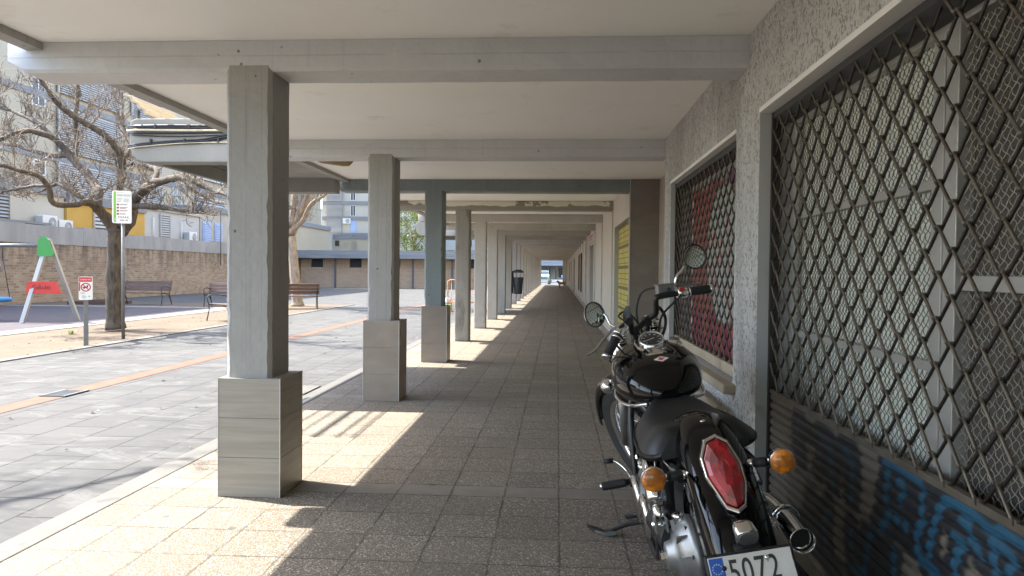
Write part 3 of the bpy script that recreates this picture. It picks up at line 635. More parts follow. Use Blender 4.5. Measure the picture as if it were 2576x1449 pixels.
# ---------------------------------------------------------------- concrete canopies leaning out of the arcade
def canopy(y, d, label, cables):
    t = thing('concrete_canopy', label, 'canopy', (0, y, 0), 'concrete canopies along the arcade')
    b = MB(); xo, xi, zt, zb = -4.33, -3.082, 2.81, 2.37
    R = .07
    def prof(s): return [(xi, zt), (xo+R, zt), (xo+.02, zt-.02), (xo, zt-R), (xo, zb+.15), (xo+.03, zb+.07), (xo+.08, zb+.02), (xo+.15, zb), (xi, zb)]
    b.prism(prof(0), 'y', 0, .22); b.prism(prof(0), 'y', d-.22, d); b.box(xo+.001, xo+.2, .221, d-.221, zb+.16, zt-.001); b.box(xo+.14, xo+.2, .221, d-.221, zb+.002, zb+.159); b.box(xo+.201, xi, .221, d-.221, zb+.20, zt-.002)
    b.build('slab', 'conc_canopy', t, bevel=.012)
    if cables:
        rr = random.Random(3)
        for i, (z, r, m, sag) in enumerate(((2.730, .0095, 'cable', 0), (2.713, .0095, 'cable', 0), (2.686, .0125, 'cable_cream', 0), (2.661, .008, 'cable', 0), (2.648, .006, 'cable', 1), (2.592, .0085, 'cable', 2), (2.577, .0095, 'cable', 2), (2.565, .006, 'cable', 2), (2.548, .007, 'cable_cream', 3))):
            pts = []
            for s in range(15):
                u = s/14; x = xo-.0+(xi-xo)*u
                dz = .004*math.sin(u*5+i)
                if sag == 1: dz -= .022*math.sin(u*PI)
                if sag >= 2: dz += .09*max(0, u-.62)/.38-.022*(sag-1+i*.25)*(1-u)**2.5
                if sag == 3: dz = .02*math.sin(u*3.1)-.04*(1-u)**2+.03*max(0, u-.6)
                pts.append((x, -.010-r*1.05, z+dz))
            pts = [(xo-.014-r, .6, pts[0][2]-.01), (xo-.014-r, .12, pts[0][2]-.004), (xo-.012-r, .015, pts[0][2])]+pts[1:]
            MB().tube(pts, r, 7).build('cable', m, t)
        b = MB()
        for x in (-4.1, -3.75, -3.4): b.box(x, x+.015, -.035, .0, 2.56, 2.60); b.box(x+.05, x+.065, -.035, 0, 2.70, 2.74)
        b.build('cable_clip', 'black_p', t)
    return t
c1 = canopy(7.20, 3.05, 'weathered concrete canopy carrying black cables behind the nearest pillar', True)
b = MB(); b.prism([(-4.47, 3.065), (-4.40, 3.045), (-4.385, 3.0), (-4.33, 2.985), (-4.315, 2.94), (-4.26, 2.925), (-4.24, 2.87), (-4.215, 2.875), (-4.235, 2.945), (-4.29, 2.962), (-4.305, 3.007), (-4.36, 3.022), (-4.375, 3.067), (-4.46, 3.09)], 'y', .12, 1.0)
b.build('awning_box', 'beige_metal', c1, bevel=.006)
for y_ in (.2, .9): MB().box(-4.40, -4.36, y_, y_+.05, 2.812, 2.94).build('bracket', 'galv', c1)
c2 = canopy(22.3, 3.0, 'second concrete canopy seen between the far pillars', False)
# unseen bars of guessed shape, added to throw the striped shadow on the floor
rk = thing('shadow_bars', 'unseen metal bars added over the first canopy to cast the striped shadow', 'shadow caster', (0, 0, 0))
b = MB(); RX = -5.10
for i, (x, wd) in enumerate(((-4.95, .012), (-4.8, .010), (-4.66, .012), (-4.5, .03), (-4.32, .016), (-4.2, .012))):
    b.tube([(x-.3, 6.35, 4.0), (x-.3, 7.7, 4.0)], wd, 6)
b.tube([(-5.4, 6.42, 3.99), (-4.35, 6.42, 3.99)], .008, 6); b.tube([(-5.4, 7.6, 4.01), (-3.08, 7.6, 4.01)], .02, 6); b.build('rail', 'galv', rk)
# brown drain elbow under the ceiling
dp = MB().tube([(-2.75, 8.05, 2.60), (-2.68, 8.05, 2.54), (-2.62, 8.04, 2.515), (-2.36, 7.99, 2.475), (-2.31, 7.98, 2.475), (-2.285, 7.98, 2.50), (-2.28, 7.98, 2.60)], .035, 12)
tag(dp.build('drain_pipe', 'pipe_brown'), 'brown bent drain pipe under the arcade ceiling', 'pipe')
# ---------------------------------------------------------------- litter bin on a pillar
lb = thing('litter_bin', 'dark grey hooded litter bin fixed to a pillar', 'bin', (-1.40, 26.2, .5))
R = []
for z, rx, ry in ((0, .125, .12), (.02, .14, .13), (.35, .165, .15), (.58, .185, .165), (.60, .185, .165)): R.append([(rx*math.cos(a)*(1 if True else 1), ry*math.sin(a), z) for a in [2*PI*i/20 for i in range(20)]])
MB().rings(R).build('body', 'bin', lb)
R = [[(rx*math.cos(a), ry*math.sin(a), z) for a in [2*PI*i/20 for i in range(20)]] for z, rx, ry in ((.76, .185, .165), (.80, .185, .165), (.85, .14, .13), (.875, .06, .05))]
MB().rings(R).build('hood', 'bin', lb)
MB().box(-.225, -.165, -.06, .06, .02, .82).build('back_plate', 'bin', lb)
# drain grating in the strip, cover plate by the kerb
dg = thing('drain_grate', 'dark slotted drain grate set in the terracotta paving strip', 'drain', (-5.16, 7.40, -.026))
b = MB()
for i in range(9): b.box(-.11, .11, -.185+i*.0425, -.172+i*.0425, .004, .012)
b.box(-.14, -.11, -.20, .20, .003, .013).box(.11, .14, -.20, .20, .003, .013); b.build('grating', 'galv', dg)
MB().box(-.11, .11, -.20, .20, .0005, .002).build('pit', 'dark', dg)
tag(MB().box(-3.05, -2.68, 7.65, 8.2, -.03, -.018).build('cover_plate', 'kerb'), 'pale rectangular cover plate beside the kerb', 'cover')
# ================================================================ TREES
def grow(b, p, d, L, r, depth, rng, upb=.12):
    n = 4; pts = [p]; rs = [r]; q = p; dd = d
    for i in range(n):
        dd = (dd+Vector((rng.uniform(-1, 1), rng.uniform(-1, 1), rng.uniform(-.8, 1)))*.28+Vector((0, 0, upb))).normalized()
        q = q+dd*(L/n); pts.append(q); rs.append(max(.0055, r*(1-.62*(i+1)/n)))
        if depth > 0 and i >= 0:
            for _ in range(1 if rng.random() < .6 else 2):
                side = Vector((rng.uniform(-1, 1), rng.uniform(-1, 1), rng.uniform(-.5, 1))).normalized()
                nd = (dd*.55+side*.85).normalized(); grow(b, q, nd, L*rng.uniform(.45, .8), rs[-1]*.72, depth-1, rng, upb)
    b.cur = 1; b.tube(pts, rs, 5 if r > .012 else (4 if r > .006 else 3), cap=False)
    return
def bare_tree(name, label, limbs, rng_seed, group, twig_depth=2, trunk_mat='bark', dens=.42, tl=.5, loc=(0, 0, 0), tr=.019):
    rng = random.Random(rng_seed); t = thing('bare_tree', label, 'tree', loc, group)
    L0 = Vector(loc); tb = MB(); cb = MB()
    for i, l in enumerate(limbs):
        pts = [Vector(p[:3])-L0 for p in l]; rs = [p[3] for p in l]
        # smooth the path and roughen it
        P = []; Rr = []
        for a in range(len(pts)-1):
            for s in range(4):
                u = s/4; p0 = pts[max(a-1, 0)]; p1 = pts[a]; p2 = pts[a+1]; p3 = pts[min(a+2, len(pts)-1)]
                q = .5*((2*p1)+(p2-p0)*u+(2*p0-5*p1+4*p2-p3)*u*u+(3*p1-p0-3*p2+p3)*u**3)
                P.append(q+Vector((rng.uniform(-1, 1), rng.uniform(-1, 1), rng.uniform(-1, 1)))*(.012 if i else .004)); Rr.append((rs[a]*(1-u)+rs[a+1]*u)*rng.uniform(.93, 1.1))
        P.append(pts[-1]); Rr.append(rs[-1])
        cb.cur = 0; (tb if i == 0 else cb).tube(P, Rr, 14 if i == 0 else 9)
        if i == 0: continue
        d = 0
        for a in range(1, len(P)):
            seg = (P[a]-P[a-1]).length; d += seg
            while d > dens and Rr[a] < .1:
                d -= dens*rng.uniform(.5, 1.3)
                dirp = (P[a]-P[a-1]).normalized(); side = Vector((rng.uniform(-1, 1), rng.uniform(-1, 1), rng.uniform(-.35, 1))).normalized()
                grow(cb, P[a], (dirp*.4+side).normalized(), tl*rng.uniform(.6, 1.5), min(Rr[a]*.45, tr*rng.uniform(.8, 1.5)), twig_depth, rng)
        grow(cb, P[-1], (P[-1]-P[-2]).normalized(), tl*1.3, Rr[-1]*.8, twig_depth+1, rng)
    # seed clusters
    cb2 = MB()
    tb.build('trunk', trunk_mat, t); cb.build('crown', (trunk_mat, 'twig'), t)
    return t
G_T = 'bare pollarded trees along the dirt strip'
TREE1 = [[(-9.24, 14.87, 0.02, 0.2), (-9.28, 14.87, 0.43, 0.155), (-9.28, 14.87, 1.26, 0.14), (-9.25, 14.87, 1.95, 0.15), (-9.24, 14.87, 2.09, 0.15)], [(-9.27, 14.87, 2.09, 0.12), (-9.34, 14.67, 2.35, 0.11), (-9.41, 14.47, 2.56, 0.1), (-9.33, 14.07, 2.6, 0.07), (-9.4, 13.77, 2.53, 0.06), (-9.52, 13.37, 2.51, 0.055), (-9.47, 13.17, 2.77, 0.05), (-9.49, 12.97, 2.95, 0.045), (-9.61, 12.67, 3.02, 0.035), (-9.79, 12.37, 3.08, 0.03)], [(-9.41, 14.47, 2.56, 0.1), (-9.49, 14.67, 2.86, 0.1), (-9.64, 14.87, 2.96, 0.095), (-9.96, 15.07, 3.24, 0.09), (-10.35, 15.17, 3.59, 0.08), (-10.57, 15.17, 3.85, 0.07), (-10.83, 15.07, 4.1, 0.065), (-11.22, 14.87, 4.16, 0.05), (-11.37, 14.37, 3.89, 0.04)], [(-10.46, 15.17, 3.7, 0.06), (-11.06, 15.47, 3.74, 0.05), (-11.9, 15.77, 3.96, 0.04), (-12.71, 16.07, 4.12, 0.03)], [(-10.35, 15.17, 3.59, 0.06), (-10.43, 15.37, 4.02, 0.055), (-10.57, 15.57, 4.72, 0.05), (-10.64, 15.77, 5.31, 0.04), (-10.89, 15.97, 5.91, 0.03)], [(-10.62, 15.17, 3.91, 0.05), (-11.23, 15.37, 4.37, 0.045), (-11.82, 15.67, 4.64, 0.04), (-12.71, 16.07, 4.95, 0.03)], [(-9.24, 14.97, 2.09, 0.12), (-9.31, 15.27, 2.53, 0.1), (-9.55, 15.47, 2.98, 0.09), (-9.58, 15.57, 3.12, 0.085), (-9.51, 15.57, 3.57, 0.08), (-9.56, 15.47, 3.85, 0.07), (-9.71, 15.27, 4.13, 0.065), (-10.01, 15.07, 4.35, 0.06), (-10.25, 14.87, 4.54, 0.055), (-10.43, 14.67, 4.78, 0.045), (-10.52, 14.47, 5.08, 0.035), (-10.7, 14.37, 5.45, 0.03)], [(-9.51, 15.57, 3.65, 0.05), (-9.52, 15.87, 3.97, 0.045), (-9.85, 16.17, 4.44, 0.04), (-10.0, 16.37, 4.89, 0.03)], [(-9.19, 14.97, 2.04, 0.13), (-9.0, 14.97, 2.29, 0.12), (-8.84, 14.87, 2.64, 0.1), (-8.58, 14.67, 2.86, 0.09), (-8.16, 14.37, 2.99, 0.085), (-7.77, 14.17, 3.05, 0.075), (-7.24, 13.87, 3.06, 0.06), (-6.56, 13.47, 2.81, 0.045), (-5.9, 13.07, 2.61, 0.03)], [(-8.16, 14.37, 2.99, 0.06), (-8.23, 14.67, 3.31, 0.05), (-8.78, 15.17, 3.49, 0.045), (-9.32, 15.67, 3.59, 0.035), (-9.88, 16.17, 3.6, 0.025)], [(-8.9, 14.87, 2.6, 0.07), (-8.33, 14.57, 2.57, 0.06), (-7.8, 14.37, 2.5, 0.05), (-7.24, 14.07, 2.41, 0.035)], [(-7.34, 13.97, 3.05, 0.04), (-7.3, 14.27, 2.89, 0.03), (-7.09, 14.57, 2.71, 0.025)], [(-9.49, 14.47, 2.68, 0.05), (-10.01, 14.67, 2.83, 0.045), (-10.5, 14.87, 3.05, 0.035), (-10.94, 15.07, 2.95, 0.03)], [(-9.53, 13.17, 2.82, 0.035), (-9.96, 13.37, 2.83, 0.03), (-10.53, 13.57, 2.78, 0.025), (-10.82, 13.67, 2.74, 0.02)]]
bare_tree('bare_tree', 'large bare tree forking low behind the play zone sign', TREE1, 3, G_T, loc=(-9.24, 14.87, -.022))
def synth(x, y, h, spread, seed, r=.15, fork=2.1, lean=0, first=None):
    rng = random.Random(seed); L = [[(x, y, -.02, r*1.35), (x+lean*.2, y, .5, r*1.05), (x+lean*.6, y, fork*.6, r*.9), (x+lean, y, fork, r)]]
    n = 7
    for i in range(n):
        a = 2*PI*i/n+rng.uniform(-.3, .3); pts = []; rr = r*.62; s = spread*rng.uniform(.75, 1.1); hh = (h-fork)*rng.uniform(.35, 1)
        for k in range(6):
            u = k/5; pts.append((x+lean+math.cos(a+u*.4)*s*u+rng.uniform(-.12, .12), y+math.sin(a+u*.4)*s*u+rng.uniform(-.12, .12), fork+hh*(u**.8)+rng.uniform(-.1, .1), rr*(1-u*.75)))
        L.append(pts)
        b = pts[2]; pts2 = [(b[0]+math.cos(a+1)*s*.5*u+rng.uniform(-.1, .1), b[1]+math.sin(a+1)*s*.5*u, b[2]+hh*.6*u, rr*.5*(1-u*.7)) for u in (0, .33, .66, 1)]; L.append(pts2)
    L.append([(x+lean, y, fork, r*.6), (x+lean+.1, y+.1, fork+(h-fork)*.5, r*.4), (x+lean-.1, y, h, r*.2)])
    return L
bare_tree('bare_tree', 'bare tree with a leaning tan trunk beside the bench between the first two pillars', synth(-9.35, 26.0, 7.5, 3.0, 11, .17, 2.5, -.25), 5, G_T, 2, 'bark_tan', .42, .55, loc=(-9.35, 26.0, -.022), tr=.014)
bare_tree('bare_tree', 'bare tree out on the left whose branches shade the near paving', synth(-8.9, 2.9, 8.2, 3.0, 21, .16, 3.2), 9, G_T, 1, 'bark', .45, .5, loc=(-8.9, 2.9, -.022))
# green tree far beyond the low building
gt = thing('leafy_tree', 'light green leafy tree rising behind the low brick building', 'tree', (-14.6, 74, -.03))
rng = random.Random(5); b = MB(); b.tube([(0, 0, 0), (.1, 0, 1.5), (0, .1, 3.5), (.2, 0, 6)], [.2, .16, .12, .05], 8)
for i in range(9):
    a = rng.uniform(0, 6.28); b.tube([(0, 0, 2.5+i*.35), (math.cos(a)*1.0, math.sin(a), 3.4+i*.4), (math.cos(a)*1.6, math.sin(a)*1.6, 4.6+i*.45)], [.07, .05, .02], 5)
b.build('trunk', 'bark_tan', gt)
b = MB()
cl = [(rng.gauss(.3, 1.2), rng.gauss(0, 1.1), rng.uniform(2.6, 8.2), rng.uniform(.3, .7)) for _ in range(60)]
for cx, cy, cz, cr_ in cl:
    for _ in range(110):
        v = Vector((rng.gauss(0, 1), rng.gauss(0, 1), rng.gauss(0, 1)))*cr_*.6; p = Vector((cx, cy, cz))+v; a = Vector((rng.uniform(-1, 1), rng.uniform(-1, 1), rng.uniform(-1, 1))).normalized(); c_ = a.cross(Vector((.3, .5, .8))).normalized(); s = rng.uniform(.06, .13)
        b.add([p-a*s, p+c_*s*.6, p+a*s, p-c_*s*.6], [(0, 1, 2, 3)], False)
b.build('crown', 'leaf', gt)
wd = thing('weed', 'small green weed growing in the dirt beside the tree trunk', 'plant', (-9.55, 13.9, -.02))
b = MB(); rng = random.Random(2)
for i in range(40):
    a = rng.uniform(0, 6.28); L = rng.uniform(.06, .16); d = Vector((math.cos(a), math.sin(a), rng.uniform(.3, 1.3))).normalized(); s = Vector((-math.sin(a), math.cos(a), 0))*.012
    b.add([(0, 0, 0), d*L*.5+s, d*L, d*L*.5-s], [(0, 1, 2, 3)], False)
b.build('leaves', 'leaf', wd)

# ================================================================ STREET FURNITURE AND PLAYGROUND
def post_sign(x, y, w_, h_, ztop, pr, name, label, tilt):
    t = thing(name, label, 'sign', (x, y, -.022), rz=tilt); return t
zs = post_sign(-8.06, 13.19, .3, .6, 2.72, .03, 'playground_sign', 'white ZONA DE JOCS sign with a green stripe on a tall pole', math.radians(24))
MB().tube([(0, .03, 0), (0, .03, 2.35)], .03, 14).build('pole', 'galv', zs)
def rrect(x0, x1, z0, z1, r, n=5):
    P = []
    for cx, cz, a0 in ((x1-r, z0+r, -90), (x1-r, z1-r, 0), (x0+r, z1-r, 90), (x0+r, z0+r, 180)):
        for i in range(n+1): a = math.radians(a0+90*i/n); P.append((cx+r*math.cos(a), cz+r*math.sin(a)))
    return P
ZB, ZT = 2.15, 2.75
pn = MB(); pn.prism(rrect(-.17, .15, ZB, ZT, .03), 'y', -.03, 0.0); pn = pn.build('panel', 'sign_white', zs)
MB().prism(rrect(-.145, -.105, ZB+.02, ZT-.015, .015), 'y', -.0325, -.0302).build('stripe', 'sign_green', pn)
def ptxt(s, size, x, z, mat='ink', sx=.8, sp=1): text(s, size, mat, pn, (x, -.0325, z), (PI/2, 0, 0), sx=sx, ext=.0004, spacing=sp)
ptxt('ZONA DE JOCS', .043, -.09, ZT-.095, sx=.78); 
b = MB()
def line(x0, x1, z, h=.006): b.box(x0, x1, -.0318, -.0302, z, z+h)
line(-.09, .03, ZT-.04); line(-.09, .13, ZT-.115, .003)
for i, (a, c_) in enumerate(((-.09, 0), (-.09, -.01), (-.09, -.02))): line(a, c_, ZT-.15-i*.025, .009)
for i in range(5): line(.02, .10+(i % 2)*.02, ZT-.15-i*.014, .005)
b.build('small_print', 'ink_grey', pn); b = MB()
for i in range(4):
    z = ZT-.255-i*.058
    b.lathe((-.075, -.0302, z), (0, -1, 0), [(0, .019), (.002, .019)], 14)
for i in range(5): b.lathe((-.06+i*.037, -.0302, ZT-.485), (0, -1, 0), [(0, .012), (.002, .012)], 12)
b.build('pictograms', 'ink_red', pn); b = MB()
for i in range(4):
    z = ZT-.255-i*.058
    for j in range(3 if i in (1,) else 2): line(-.045, .09-(j*.02 if i != 3 else .04), z+.006-j*.012, .006)
line(-.09, .13, ZT-.515, .002); line(-.04, .03, ZT-.55, .014); line(.05, .09, ZT-.55, .014); b.build('small_print', 'ink_red', pn)
text('VLC', .04, 'sign_white', pn, (-.108, -.0338, ZB+.03), (PI/2, -PI/2, 0), ext=.0004)

ds = thing('no_dogs_sign', 'short steel post with a red and white GOSSOS NO sign', 'sign', (-7.95, 11.95, -.022), rz=math.radians(28))
MB().box(-.035, .035, -.02, .02, 0, .80).build('post', 'galv', ds, bevel=.004)
dp_ = MB().prism(rrect(-.10, .10, .78, 1.17, .02), 'y', -.055, .02).build('panel', 'sign_white', ds)
MB().prism(rrect(-.095, .095, 1.085, 1.163, .012), 'y', -.0575, -.0552).box(-.0965, -.078, -.0575, -.0552, .93, 1.08).build('header', 'sign_red', dp_)
text('GOSSOS NO', .034, 'sign_white', dp_, (0, -.0582, 1.11), (PI/2, 0, 0), align='CENTER', sx=.85, ext=.0004)
b = MB(); b.torus((0.005, -.057, .995), (0, 1, 0), .066, .009, 28, 6, (1, .3)); b.obox((.005, -.058, .995), (.044, 0, -.044), (0, .0012, 0), (.005, 0, .005)); b.build('prohibition_ring', 'sign_red', dp_)
b = MB()   # dog mark
b.prism([(-.035, .975), (-.03, 1.0), (-.01, 1.005), (.015, 1.005), (.02, 1.025), (.03, 1.03), (.045, 1.015), (.035, 1.0), (.03, .985), (.03, .96), (.022, .96), (.02, .98), (-.012, .98), (-.015, .96), (-.025, .96), (-.025, .98), (-.045, .995)], 'y', -.0570, -.0553); b.build('dog_mark', 'ink', dp_)
b = MB()
for i in range(3): b.box(-.05, -.0+.02*(i % 2), -.0565, -.0552, .845-i*.018, .853-i*.018)
b.lathe((.055, -.0552, .84), (0, -1, 0), [(0, .012), (.0015, .012)], 10); b.build('small_print', 'ink_grey', dp_)
text('CAN', .03, 'ink', dp_, (-.075, -.058, .885), (PI/2, 0, 0), ext=.0004)

# dry leaves and litter blown over the square
b = MB(); rng = random.Random(77)
for i in range(420):
    x = rng.choice((rng.uniform(-7.6, -2.7), rng.uniform(-11, -7.9), rng.gauss(-7.8, .15))); y = rng.uniform(3.5, 24); s = rng.uniform(.010, .028); a = rng.uniform(0, 6.28); z = -.020
    b.add([(x+math.cos(a)*s, y+math.sin(a)*s, z), (x-math.sin(a)*s*.6, y+math.cos(a)*s*.6, z+s*.5), (x-math.cos(a)*s, y-math.sin(a)*s, z+.002), (x+math.sin(a)*s*.6, y-math.cos(a)*s*.6, z+s*.2)], [(0, 1, 2, 3)], False)
b.build('fallen_leaves', 'wood_dark', kind='stuff')
# benches: seat long axis along local x, sitter faces -y
def make_bench(label, w_=1.8, loc=(0, 0, 0), rz=0):
    t = thing('park_bench', label, 'bench', loc, 'dark metal and wood park benches', rz)
    b = MB()
    for i in range(5): b.box(-w_/2, w_/2, -.24+i*.095, -.24+i*.095+.085, .42-.004*i, .445-.004*i)
    b.build('seat', 'wood_dark', t, bevel=.004)
    b = MB(); 
    for i, (y, z) in enumerate(((.275, .56), (.315, .68), (.35, .80))): b.obox((0, y, z), (w_/2, 0, 0), (0, .011, -.004), (0, .02, .052))
    b.build('backrest', 'wood_dark', t, bevel=.004)
    for s in (-1, 1):
        b = MB(); x = s*(w_/2-.06)
        b.tube([(x, -.30, .0), (x, -.24, .28), (x, -.25, .42), (x, -.30, .56), (x, -.26, .64), (x, -.15, .67), (x, .05, .655), (x, .22, .62), (x, .30, .60)], .014, 7)
        b.tube([(x, .42, 0), (x, .24, .40), (x, .30, .60), (x, .39, .88)], .016, 7); b.tube([(x, -.27, .41), (x, .25, .405)], .014, 7); b.tube([(x, .33, .2), (x, .12, .40)], .01, 6)
        b.build('leg_frame', 'iron', t)
    return t
make_bench('park bench on the dirt right behind the trunk of the large forked tree', loc=(-15.0, 25.8, -.022), rz=0)
make_bench('park bench farther back whose end shows just left of the nearest pillar', loc=(-11.35, 25.0, -.022), rz=math.radians(4))
make_bench('closest park bench, its curved arm turned to the arcade at the edge of the dirt', loc=(-8.05, 17.9, -.022), rz=math.radians(-38))
make_bench('park bench seen past the nearest pillar beside the leaning tan tree trunk', loc=(-9.0, 24.4, -.022), rz=math.radians(-158))

sw = thing('swing', 'playground swing frame with a green cap, red panel and blue basket seat', 'swing', (-12.22, 16.97, -.016))
top = Vector((0, 0, 2.0)); 
for s, bx, by in ((-1, -.30, -.5), (1, .40, .5)):
    b = MB(); b.obox(Vector((bx*.56, by*.56, 0))/1.0+Vector((0, 0, 1.0))-Vector((bx*.06, by*.06, 0)), (bx*.5, by*.5, -1.0), Vector((.052, .0, 0)), Vector((0, .035, 0))); b.build('leg', 'alu', sw, bevel=.006)
dd = Vector((.70, 1.0, 0)).normalized(); nn = Vector((-dd.y, dd.x, 0))  # plane of the A frame
dd = Vector((1, .06, 0)).normalized(); nn = Vector((-.06, 1, 0)).normalized()
def plate(poly, off, th, name, m, root):
    b = MB(); n = len(poly); vs = [dd*a-nn*off+Vector((0, 0, z)) for a, z in poly]+[dd*a-nn*(off+th)+Vector((0, 0, z)) for a, z in poly]
    b.add(vs, [tuple(range(n))[::-1], tuple(range(n, 2*n))]+[(i, (i+1) % n, n+(i+1) % n, n+i) for i in range(n)], False); return b.build(name, m, root)
plate([(-.17, 1.60), (-.19, 1.68), (-.15, 1.98), (-.11, 2.05), (.02, 2.05), (.08, 1.98), (.21, 1.66), (.20, 1.60), (.17, 1.58), (-.14, 1.58)], .12, .03, 'cap_panel', 'green_p', sw)
rp = plate([(-.34, .70), (-.31, .98), (.38, .98), (.50, .70)], .30, .02, 'red_panel', 'red_p', sw)
b = MB(); b.tube([(0, 0, 1.84), (-1.6, .1, 1.84), (-3.3, .2, 1.84)], .045, 12); b.build('top_beam', 'galv', sw)
for s in (-1, 1):
    MB().obox((-3.3+s*.19, .2+s*.3, .95), (s*.19, s*.3, -.97), (.05, 0, 0), (0, .035, 0)).build('leg', 'alu', sw, bevel=.006)
sc_ = Vector((-1.62, .05, .52))
b = MB(); b.torus(sc_, (0, 0, 1), .48, .055, 36, 12); b.build('basket_seat', 'blue_p', sw)
b = MB()
for i in range(9): 
    a = -.42+i*.105; L_ = math.sqrt(.46**2-a*a); b.tube([sc_+Vector((a, -L_, 0)), sc_+Vector((a, 0, -.06)), sc_+Vector((a, L_, 0))], .009, 5); b.tube([sc_+Vector((-L_, a, 0)), sc_+Vector((0, a, -.06)), sc_+Vector((L_, a, 0))], .009, 5)
b.build('net', 'cable', sw)
for s in (-1, 1):
    b = MB(); j = Vector((-1.62+s*.42, .06, 1.55)); b.tube([j+Vector((0, 0, .28)), j], .012, 6)
    for q in (-1, 1): b.tube([j, sc_+Vector((s*.40, q*.26, .02))], .009, 6)
    b.build('rope', 'cable', sw)
# spray tag on the red panel
b = MB()
TAG = [[(-.10, .90), (-.16, .89), (-.18, .855), (-.13, .845), (-.11, .82), (-.15, .79), (-.19, .80)], [(-.07, .86), (-.10, .83), (-.07, .80), (-.04, .83), (-.07, .86)], [(-.02, .91), (-.03, .80), (.02, .80), (.03, .835), (-.01, .85), (.02, .88), (-.02, .91)], [(.07, .86), (.05, .82), (.08, .80), (.10, .83), (.07, .86)], [(.13, .90), (.12, .80), (.14, .86), (.18, .87), (.17, .80)], [(.21, .86), (.19, .82), (.22, .80), (.25, .84), (.21, .86), (.23, .89)]]
for s in TAG: b.tube([dd*a-nn*.3215+Vector((0, 0, z)) for a, z in s], .006, 5, sq=(1, 1))
b.build('spray_tag', 'ink', rp)
tag(MB().box(-17.6, -15.9, 25.4, 25.5, -.02, .09).box(-17.6, -17.5, 25.5, 26.6, -.02, .09).box(-17.5, -15.9, 26.5, 26.6, -.02, .09).box(-16.0, -15.9, 25.5, 26.5, -.02, .09).build('timber_edging', 'wood_dark'), 'low timber edging of a planting bed near the brick wall', 'edging')

# ---------------------------------------------------------------- brick wall
bw = thing('brick_wall', 'long tan brick garden wall with a grey rendered top', 'wall', (-19.35, 20, -.03))
MB().box(-.3, 0, -15, 34.5, 0, 2.22).build('brickwork', 'brick', bw)
b = MB(); ys = [-15, -2, 5.6, 8.9, 12.0, 20.5, 25.5, 34.5]; hs = [2.95, 2.95, 2.93, 2.98, 2.86, 2.90, 2.88, 2.95]
for i in range(7): b.box(-.33, .03, ys[i]+.004, ys[i+1]-.004, 2.22, hs[i]-.02)
b.build('coping', 'cap', bw)
MB().box(-.5, .035, -15, 7.0, 2.9305, 3.02).build('parapet', 'grey_r', bw)
tag(MB().tube([(-19.2, 40.9, 1.5), (-19.2, 40.9, 4.6)], .03, 8).build('vent_pipe', 'galv'), 'thin grey vent pipe rising up the brick wall', 'pipe')

# ================================================================ BUILDINGS BEYOND THE WALL
def louver_mesh(b, x, y0, y1, z0, z1, p=.11, d=.05):
    z = z0
    while z < z1: b.obox((x, (y0+y1)/2, z+p/2), (d/2, 0, -p*.3), (0, (y1-y0)/2, 0), (.006, 0, .01)); z += p
def louver(root, x, y0, y1, z0, z1, mat='slat_white', p=.11, name='louver_screen'):
    b = MB(); b.cur = 0; louver_mesh(b, x+.05, y0, y1, z0, z1, p); b.cur = 1; b.box(x+.002, x+.012, y0, y1, z0, z1); b.cur = 0
    b.box(x+.0125, x+.09, y0-.05, y0, z0-.04, z1+.04).box(x+.0125, x+.09, y1, y1+.05, z0-.04, z1+.04)
    return b.build(name, (mat, 'slat_dark'), root)
def window(root, x, y0, y1, z0, z1, fm='white_p'):
    b = MB(); b.box(x-.05, x+.04, y0, y0+.06, z0, z1).box(x-.05, x+.04, y1-.06, y1, z0, z1).box(x-.05, x+.04, y0+.06, y1-.06, z0, z0+.06).box(x-.05, x+.04, y0+.06, y1-.06, z1-.06, z1).box(x-.04, x+.03, (y0+y1)/2-.03, (y0+y1)/2+.03, z0+.06, z1-.06)
    f = b.build('window', fm, root); MB().box(x-.02, x+.012, y0+.06, y1-.06, z0+.06, z1-.06).build('pane', 'glass_dark', f); return f
XA = -20.6
def annex(label, x, y0, y1, z, mat, ledge='grey_r', lz=.42):
    t = thing('annex', label, 'annex', (0, 0, -.03), 'single storey annexes behind the brick wall')
    MB().box(x-3.2, x, y0, y1, 0, z).build('wall', mat, t); MB().box(x-3.2, x+.12, y0+.01, y1-.01, z, z+lz).build('cornice', ledge, t); return t
a1 = annex('white annex with two air conditioners, at the left edge', XA, 22, 29.55, 4.25, 'cream_pale')
louver(a1, XA, 24.6, 26.4, 2.9, 4.2, 'alu', .13)
a2 = annex('ochre yellow annex directly behind the forked tree', XA+.1, 29.6, 35.4, 4.05, 'yellow')
louver(a2, XA+.1, 31.35, 32.2, 2.6, 3.85, 'slat_white', .16, 'barred_window')
a3 = annex('white annex with a grey louvred door, right of the yellow annex', XA, 35.45, 41.15, 4.3, 'white_r', 'greybeige_r', .3)
louver(a3, XA, 36.95, 37.85, 2.5, 4.1, 'slat_white', .12)
a4 = annex('grey beige annex with pale blue shutters, next to the nearest pillar', XA+.05, 41.2, 46.5, 4.7, 'greybeige_r', 'grey_r', .3)
for y in (41.4, 42.9):
    s_ = MB(); s_.box(XA+.06, XA+.10, y, y+1.0, 2.3, 4.1); o = s_.build('shutter', 'shutter_blue', a4)
    b = MB(); louver_mesh(b, XA+.12, y+.1, y+.9, 2.4, 4.0, .1, .03); b.build('slats', 'shutter_blue', o)
a5 = annex('cream annex mostly hidden by the nearest pillar', XA-.2, 46.55, 53.5, 4.4, 'cream_pale')
